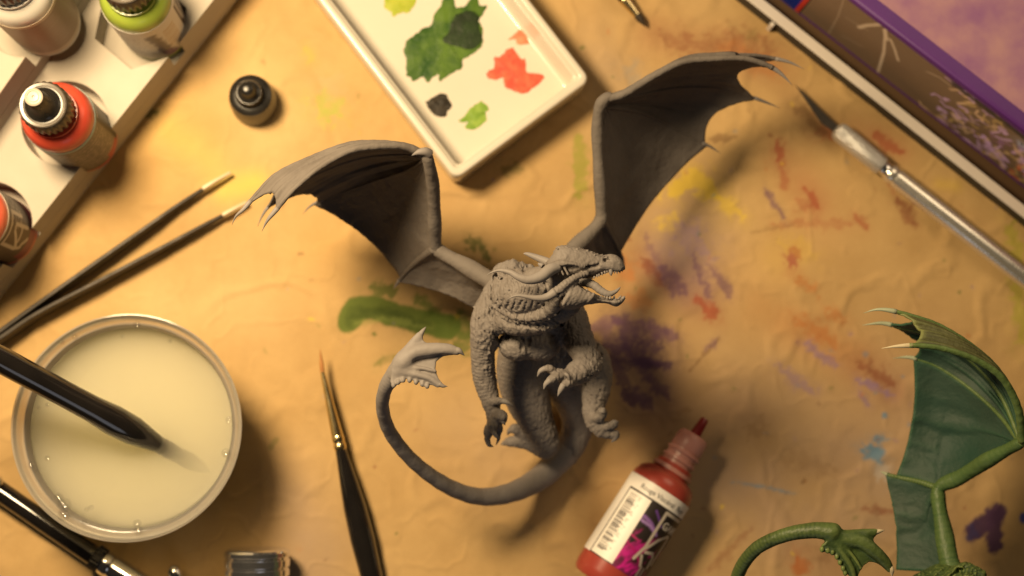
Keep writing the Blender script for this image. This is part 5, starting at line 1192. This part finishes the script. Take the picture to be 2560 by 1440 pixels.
def build_wing(t, arm, digits, patches, mats, tipf=.86, label=None, thumb=None, seed=0):
    """arm and digits: (u, v, z) lists; patches: (curve A, curve B, reach A, reach B, scallop, sag vector, material)."""
    m_arm, m_claw, m_web, m_back = mats
    a = spline(pxs([p[:3] + (p[3],) for p in arm]), 12)
    g = Geo(); g.add(*tube(a, a[:, 3] * .84 * (1 + .05 * np.abs(np.sin(np.arange(len(a)) * 1.3)) + .06 * np.sin(np.arange(len(a)) * .37)), 18)); w = t.part('wing', g, m_arm, angle=None, label=label)
    if not isinstance(m_web, (list, tuple)): pass
    cur = {}
    for nm, (pts, r0, r1, cr, cm) in digits.items():
        c = rs(spline(pxs(pts), 10), 64); cur[nm] = c; k = int(64 * tipf)
        i = np.arange(k + 1); r = r0 + (r1 - r0) * (i / k) ** .8; r = r * (1 + .13 * np.abs(np.sin(i * .95)))
        g = Geo(); g.add(*tube(c[:k + 1], r, 12)); t.part('finger_bone', g, m_arm, w, angle=None)
        q_ = c[k - 1:]; s = np.linspace(0, 1, len(q_)); g = Geo(); g.add(*tube(q_, np.maximum(cr * (1 - s ** 1.4), .05), 12)); t.part('claw', g, cm or m_claw, w, angle=None)
    if thumb: claw(t, thumb, m_claw, w)
    for nm, pts in (('arm', [p[:3] for p in arm]),): cur[nm] = rs(spline(pxs(pts), 10), 64)
    for q_, (A, B, ra, rb, sc, sag, which) in enumerate(patches):
        def curve(k):
            if isinstance(k, str): return cur[k]
            return rs(np.vstack([spline(pxs(x), 8) if not isinstance(x, str) else cur[x] for x in k]), 64)
        A_, B_ = curve(A), curve(B); N, Mn = 46, 34
        s = np.linspace(0, 1, N)[:, None]; tt = np.linspace(0, 1, Mn)[None, :]
        k = s * (ra + (rb - ra) * tt) * (1 - sc * 4 * tt * (1 - tt) * s ** 2)
        ip = lambda C_, x: np.stack([np.interp(x, np.linspace(0, 1, 64), C_[:, j]) for j in range(3)], -1)
        p = ip(A_, k) * (1 - tt[..., None]) + ip(B_, k) * tt[..., None]
        p = p + arr(sag) * (np.sin(np.pi * tt) * np.sin(np.pi * np.clip(s * .85, 0, 1)))[..., None]
        fl = (fbm(np.stack([tt * 7 + 0 * s, s * 1.6 + 0 * tt, 0 * s + 0 * tt + q_ * 3.1 + seed], -1), 1.0, 3, seed) - .5) * np.sin(np.pi * tt)
        edge = (fbm(np.stack([tt * 26 + 0 * s, 0 * s + 0 * tt, 0 * s + 0 * tt + q_ + seed], -1), 1.0, 3, 5) - .5) * s ** 10
        sl_ = arr(sag) / (np.linalg.norm(sag) + 1e-6)
        p = p + sl_ * (fl * 4.0)[..., None] + np.array([0.4, 1.0, 0]) * (edge * 1.0)[..., None]
        g = Geo(); v, f = solid_grid(p, .62); g.add(v, f); t.part('membrane', g, m_back if which else m_web, w, angle=None)
    return w

T1, BODY, TAIL = build_dragon()
GW = (M['grey_wing_shade'], M['grey_smooth'], M['grey_wing_shade'], M['grey_wing_shade'])
wristL = (1062, 388, 88)
build_wing(T1, [(1262, 720, 62, 4.2), (1215, 695, 60, 3.8), (1160, 662, 57, 3.2), (1105, 632, 54, 2.7), (1088, 610, 55, 2.7), (1086, 540, 65, 2.7), (1082, 460, 78, 2.4), (1070, 400, 88, 2.3), (1060, 384, 89, 1.6)],
           {'one': ([(1064, 388, 89), (1010, 366, 93), (940, 366, 97), (872, 378, 100), (800, 418, 101), (735, 472, 101), (690, 525, 100), (668, 552, 99), (655, 578, 97)], 1.35, .7, .85, None),
            'two': ([(1062, 386, 87), (1000, 363, 88), (930, 357, 89), (865, 363, 91), (770, 398, 93), (690, 437, 95), (640, 487, 96), (610, 522, 96), (590, 540, 95), (580, 562, 93)], 1.1, .6, .8, None),
            'three': ([(1060, 392, 85), (1000, 385, 76), (900, 395, 66), (800, 430, 60), (720, 475, 57), (678, 510, 56), (658, 535, 55), (644, 566, 53)], .9, .5, .7, None),
            'four': ([(1062, 398, 85), (1020, 425, 70), (940, 452, 54), (860, 480, 43), (800, 503, 38), (775, 516, 36), (757, 535, 34)], .8, .45, .7, None),
            'five': ([(1086, 622, 55), (1060, 640, 47), (1030, 664, 38), (1005, 692, 32), (984, 722, 28)], 1.5, .7, .85, None)},
           [('one', 'two', .88, .88, .10, (-.3, .3, .6), 1), ('two', 'three', .88, .9, .12, (-1, 1.5, -2.5), 0), ('three', 'four', .9, .9, .10, (0, 2, -4), 0),
            ('four', [[(1062, 398, 85), (1082, 460, 78), (1086, 540, 65), (1088, 622, 55)], 'five'], .92, .92, .06, (-1, 1, -5), 0),
            ([[(1088, 622, 55)], 'five'], [[(1088, 622, 55), (1105, 634, 54), (1160, 664, 56), (1215, 697, 58)], [(1230, 730, 50), (1215, 790, 36)]], .9, 1.0, .10, (0, 0, -3), 0)],
           GW, thumb=[(1072, 384, 90, 1.7), (1062, 379, 91.5, 1.4), (1045, 381, 92, .9), (1029, 389, 91.5, .06)], seed=1)
build_wing(T1, [(1395, 690, 48.7, 4.2), (1432, 625, 48.7, 3.6), (1470, 588, 47, 3.0), (1500, 553, 47, 2.6), (1503, 520, 48.7, 2.5), (1497, 420, 55.4, 2.4), (1493, 330, 61.3, 2.3), (1497, 275, 64.7, 2.2), (1512, 248, 66.4, 2.4), (1530, 240, 66.4, 1.6)],
           {'one': ([(1512, 248, 66.4), (1560, 234, 67.2), (1640, 186, 68.9), (1712, 153, 69.7), (1790, 146, 70.6), (1860, 146, 70.6), (1915, 162, 69.7), (1950, 182, 68.9), (1981, 213, 68)], 1.45, .8, .9, None),
            'two': ([(1512, 246, 64.7), (1580, 222, 62.2), (1650, 178, 61.3), (1715, 148, 60.5), (1800, 139, 59.6), (1880, 138, 58.8), (1935, 146, 58), (1975, 156, 58), (2011, 173, 58)], 1.0, .6, .75, None),
            'three': ([(1512, 258, 64.7), (1580, 240, 57.1), (1680, 220, 48.7), (1780, 218, 42.8), (1850, 233, 39.5), (1900, 250, 37.8), (1950, 270, 35.3)], .9, .45, .7, None),
            'four': ([(1510, 266, 63.8), (1560, 272, 54.6), (1620, 288, 43.7), (1690, 322, 33.6), (1745, 352, 27.7), (1775, 366, 25.2), (1802, 384, 22.7)], .9, .45, .7, None),
            'five': ([(1504, 545, 47), (1520, 575, 38.6), (1540, 610, 30.2), (1553, 640, 24.4), (1562, 668, 21)], 1.2, .6, .8, None)},
           [('one', 'two', .86, .86, .22, (0, .5, .5), 1), ('two', 'three', .88, .86, .20, (1.5, 1, -2), 0), ('one', 'three', .86, .86, .16, (2, 1.5, -4), 0), ('three', 'four', .88, .88, .13, (2, 1, -5), 0),
            ('four', [[(1512, 262, 64.7), (1495, 330, 61.3), (1499, 420, 55.4), (1504, 530, 47.9)], 'five'], .9, .9, .08, (2, 0, -6), 0),
            ([[(1504, 545, 47)], 'five'], [[(1504, 545, 47), (1470, 590, 46.2), (1432, 628, 47)], [(1430, 660, 38.6), (1470, 720, 28.6)]], .9, 1.0, .1, (0, 0, -3), 0)],
           GW, seed=2)

# ------------------------------------------------------------------ the painted second dragon: the same sculpt, turned, with its own wing pose
def build_green():
    t = Thing('dragon_figurine', 'green painted dragon figurine at the right edge with cream claws and teal wing', 'figurine', P(2420, 1560, 0), 'winged dragon figurines')
    # body and tail are the same cast: copy them turned about the shoulder
    src = P(1210, 700, 62); dst = P(2352, 1400, 62)
    R = Matrix.Rotation(math.radians(-46), 4, 'Z')
    Mx = Matrix.Translation(Vector(dst * S)) @ R @ Matrix.Translation(Vector(-src * S))
    tl = Vector(T1.loc * S); base = Matrix.Translation(Vector(-t.loc * S)) @ Mx @ Matrix.Translation(tl)
    def cp(o, par, mt, local):
        c = o.copy(); COL.objects.link(c); c.parent = par; c.matrix_parent_inverse.identity(); c.matrix_basis = local
        c.material_slots[0].link = 'OBJECT'; c.material_slots[0].material = mt
        return c
    bd = cp(BODY, t.o, M['green'], base)
    for ch in list(BODY.children): cp(ch, bd, M['green'] if ch.name.startswith('tongue') else M['bone'], Matrix.Identity(4))
    # tail, posed as it stands here
    tl_ = [(1835, 1560, 58, 2.6), (1836, 1490, 66, 2.3), (1850, 1425, 75, 2.1), (1893, 1370, 83, 2.1), (1965, 1337, 90, 2.2), (2035, 1326, 94, 2.5), (2082, 1330, 96, 2.9)]
    pt = pxs(tl_); lo = pt[:, :3].min(0) - 7; hi = pt[:, :3].max(0) + 7
    lo = np.minimum(lo, P(1820, 1520, 97) - 4); hi = np.maximum(hi, P(2250, 1300, 97) + 6)
    W = Vox(lo, hi, 0.36); W.chain(pt, 1, n=6, detail=lambda s: .05 * np.abs(np.sin(s * 2.4)))
    ct, st_ = math.cos(math.radians(44)), math.sin(math.radians(44))
    def tr(u, v): du, dv = (u - 1064) * .98, (v - 818) * .98; return (2210 + du * ct - dv * st_, 1326 + du * st_ + dv * ct)
    fin = [(975, 955), (985, 915), (1008, 884), (1030, 851), (1050, 830), (1056, 848), (1064, 862), (1098, 862), (1125, 864), (1140, 872), (1130, 884), (1108, 890), (1091, 903), (1088, 924), (1096, 946), (1106, 960), (1092, 968), (1082, 963), (1070, 962), (1062, 956), (1050, 957), (1044, 950), (1032, 950), (1026, 944), (1014, 946), (1008, 950), (998, 950), (990, 965)]
    W.plate([P(*tr(u, v), 96.5)[:2] for u, v in fin], lambda x, y: 96.5 + 0 * x, 1.1, 1.6)
    T3 = lambda l: pxs([(*tr(u, v), z, r) for u, v, z, r in l])
    W.chain(T3([(1005, 905, 96, 2.6), (1040, 880, 97.5, 2.3), (1085, 873, 98, 2.0), (1120, 873, 98, 1.7), (1142, 878, 98, 1.2)]), 1.4)
    W.chain(T3([(1010, 890, 96, 1.8), (1032, 860, 96.5, 1.4), (1048, 840, 96.5, 1.0)]), 1.2)
    W.chain(T3([(1000, 928, 96, 1.7), (1035, 935, 97.2, 1.1), (1072, 945, 97.4, .9), (1098, 962, 97.2, .7)]), 1.0)
    W.chain(T3([(1010, 922, 96.8, .8), (1050, 920, 97.6, .55), (1088, 928, 97.4, .4)]), .8)
    for u, v in ((984, 963), (996, 955), (1008, 950), (1024, 950), (1040, 955), (1056, 960), (1068, 965)): W.ell(P(*tr(u, v), 97.2), (.75, .95, .8), .5)
    W.relief(lambda p: .16 * (fbm(p, .7, 3, 4) - .5))
    tail = t.part('tail', W.geo(), M['green'], angle=None)
    for l in ([(1138, 876, 98, 1.25), (1149, 878, 98.4, .9), (1161, 889, 98, .05)], [(1050, 838, 96.5, 1.0), (1058, 826, 96.5, .6), (1065, 817, 96.3, .05)], [(1098, 960, 97.2, .8), (1108, 965, 97.2, .55), (1119, 966, 97, .05)]):
        claw(t, [(*tr(u, v), z, r) for u, v, z, r in l], M['bone'], tail)
    GM = (M['green_arm'], M['bone'], M['green_wing'], M['green_back'])
    el = (2342, 1222, 54)
    build_wing(t, [(2385, 1440, 62, 4.2), (2372, 1400, 60, 4.0), (2358, 1320, 57, 3.3), (2346, 1250, 55, 2.8), (2352, 1216, 55, 2.7), (2400, 1193, 60, 3.0), (2470, 1150, 70, 2.9), (2530, 1118, 79, 2.3), (2556, 1104, 83, 2.0)],
               {'one': ([(2556, 1104, 85), (2545, 1020, 92), (2505, 945, 97), (2440, 900, 99), (2360, 872, 100), (2290, 864, 100), (2240, 866, 99), (2203, 871, 98)], 1.35, .75, .85, None),
                'two': ([(2554, 1100, 84), (2540, 1005, 86), (2495, 925, 88), (2430, 865, 90), (2350, 815, 92), (2280, 790, 93), (2225, 776, 92), (2190, 774, 90), (2158, 783, 88)], 1.0, .65, .85, M['pale_claw']),
                'three': ([(2552, 1104, 83), (2500, 985, 77), (2420, 895, 72), (2330, 840, 70), (2250, 818, 70), (2205, 808, 69), (2155, 813, 67)], 0.8, .5, .85, M['pale_claw']),
                'four': ([(2550, 1108, 82), (2500, 1040, 72), (2430, 975, 63), (2350, 920, 57), (2290, 897, 55), (2262, 893, 54), (2232, 896, 53)], 0.75, .45, .8, M['pale_claw']),
                'five': ([(2340, 1218, 54), (2300, 1205, 50), (2255, 1195, 46), (2225, 1188, 44), (2200, 1178, 42)], 1.1, .6, .8, M['pale_claw'])},
               [('one', 'two', .86, .86, .08, (0, .6, .6), 1), ('two', 'three', .88, .88, .12, (1, 1.5, -2.5), 0), ('three', 'four', .88, .88, .10, (2, 2, -4), 0),
                ('four', [[(2550, 1108, 82), (2530, 1118, 79), (2470, 1150, 70), (2400, 1193, 60), (2344, 1222, 54)], 'five'], .88, .9, .06, (1, 1, -5), 0),
                ([[(2344, 1222, 54)], 'five'], [[(2344, 1222, 54), (2346, 1250, 55), (2358, 1320, 57), (2370, 1395, 58)], [(2330, 1430, 54), (2240, 1425, 46)]], .9, 1.0, .04, (0, 0, -2), 0)],
               GM, seed=3)
build_green()
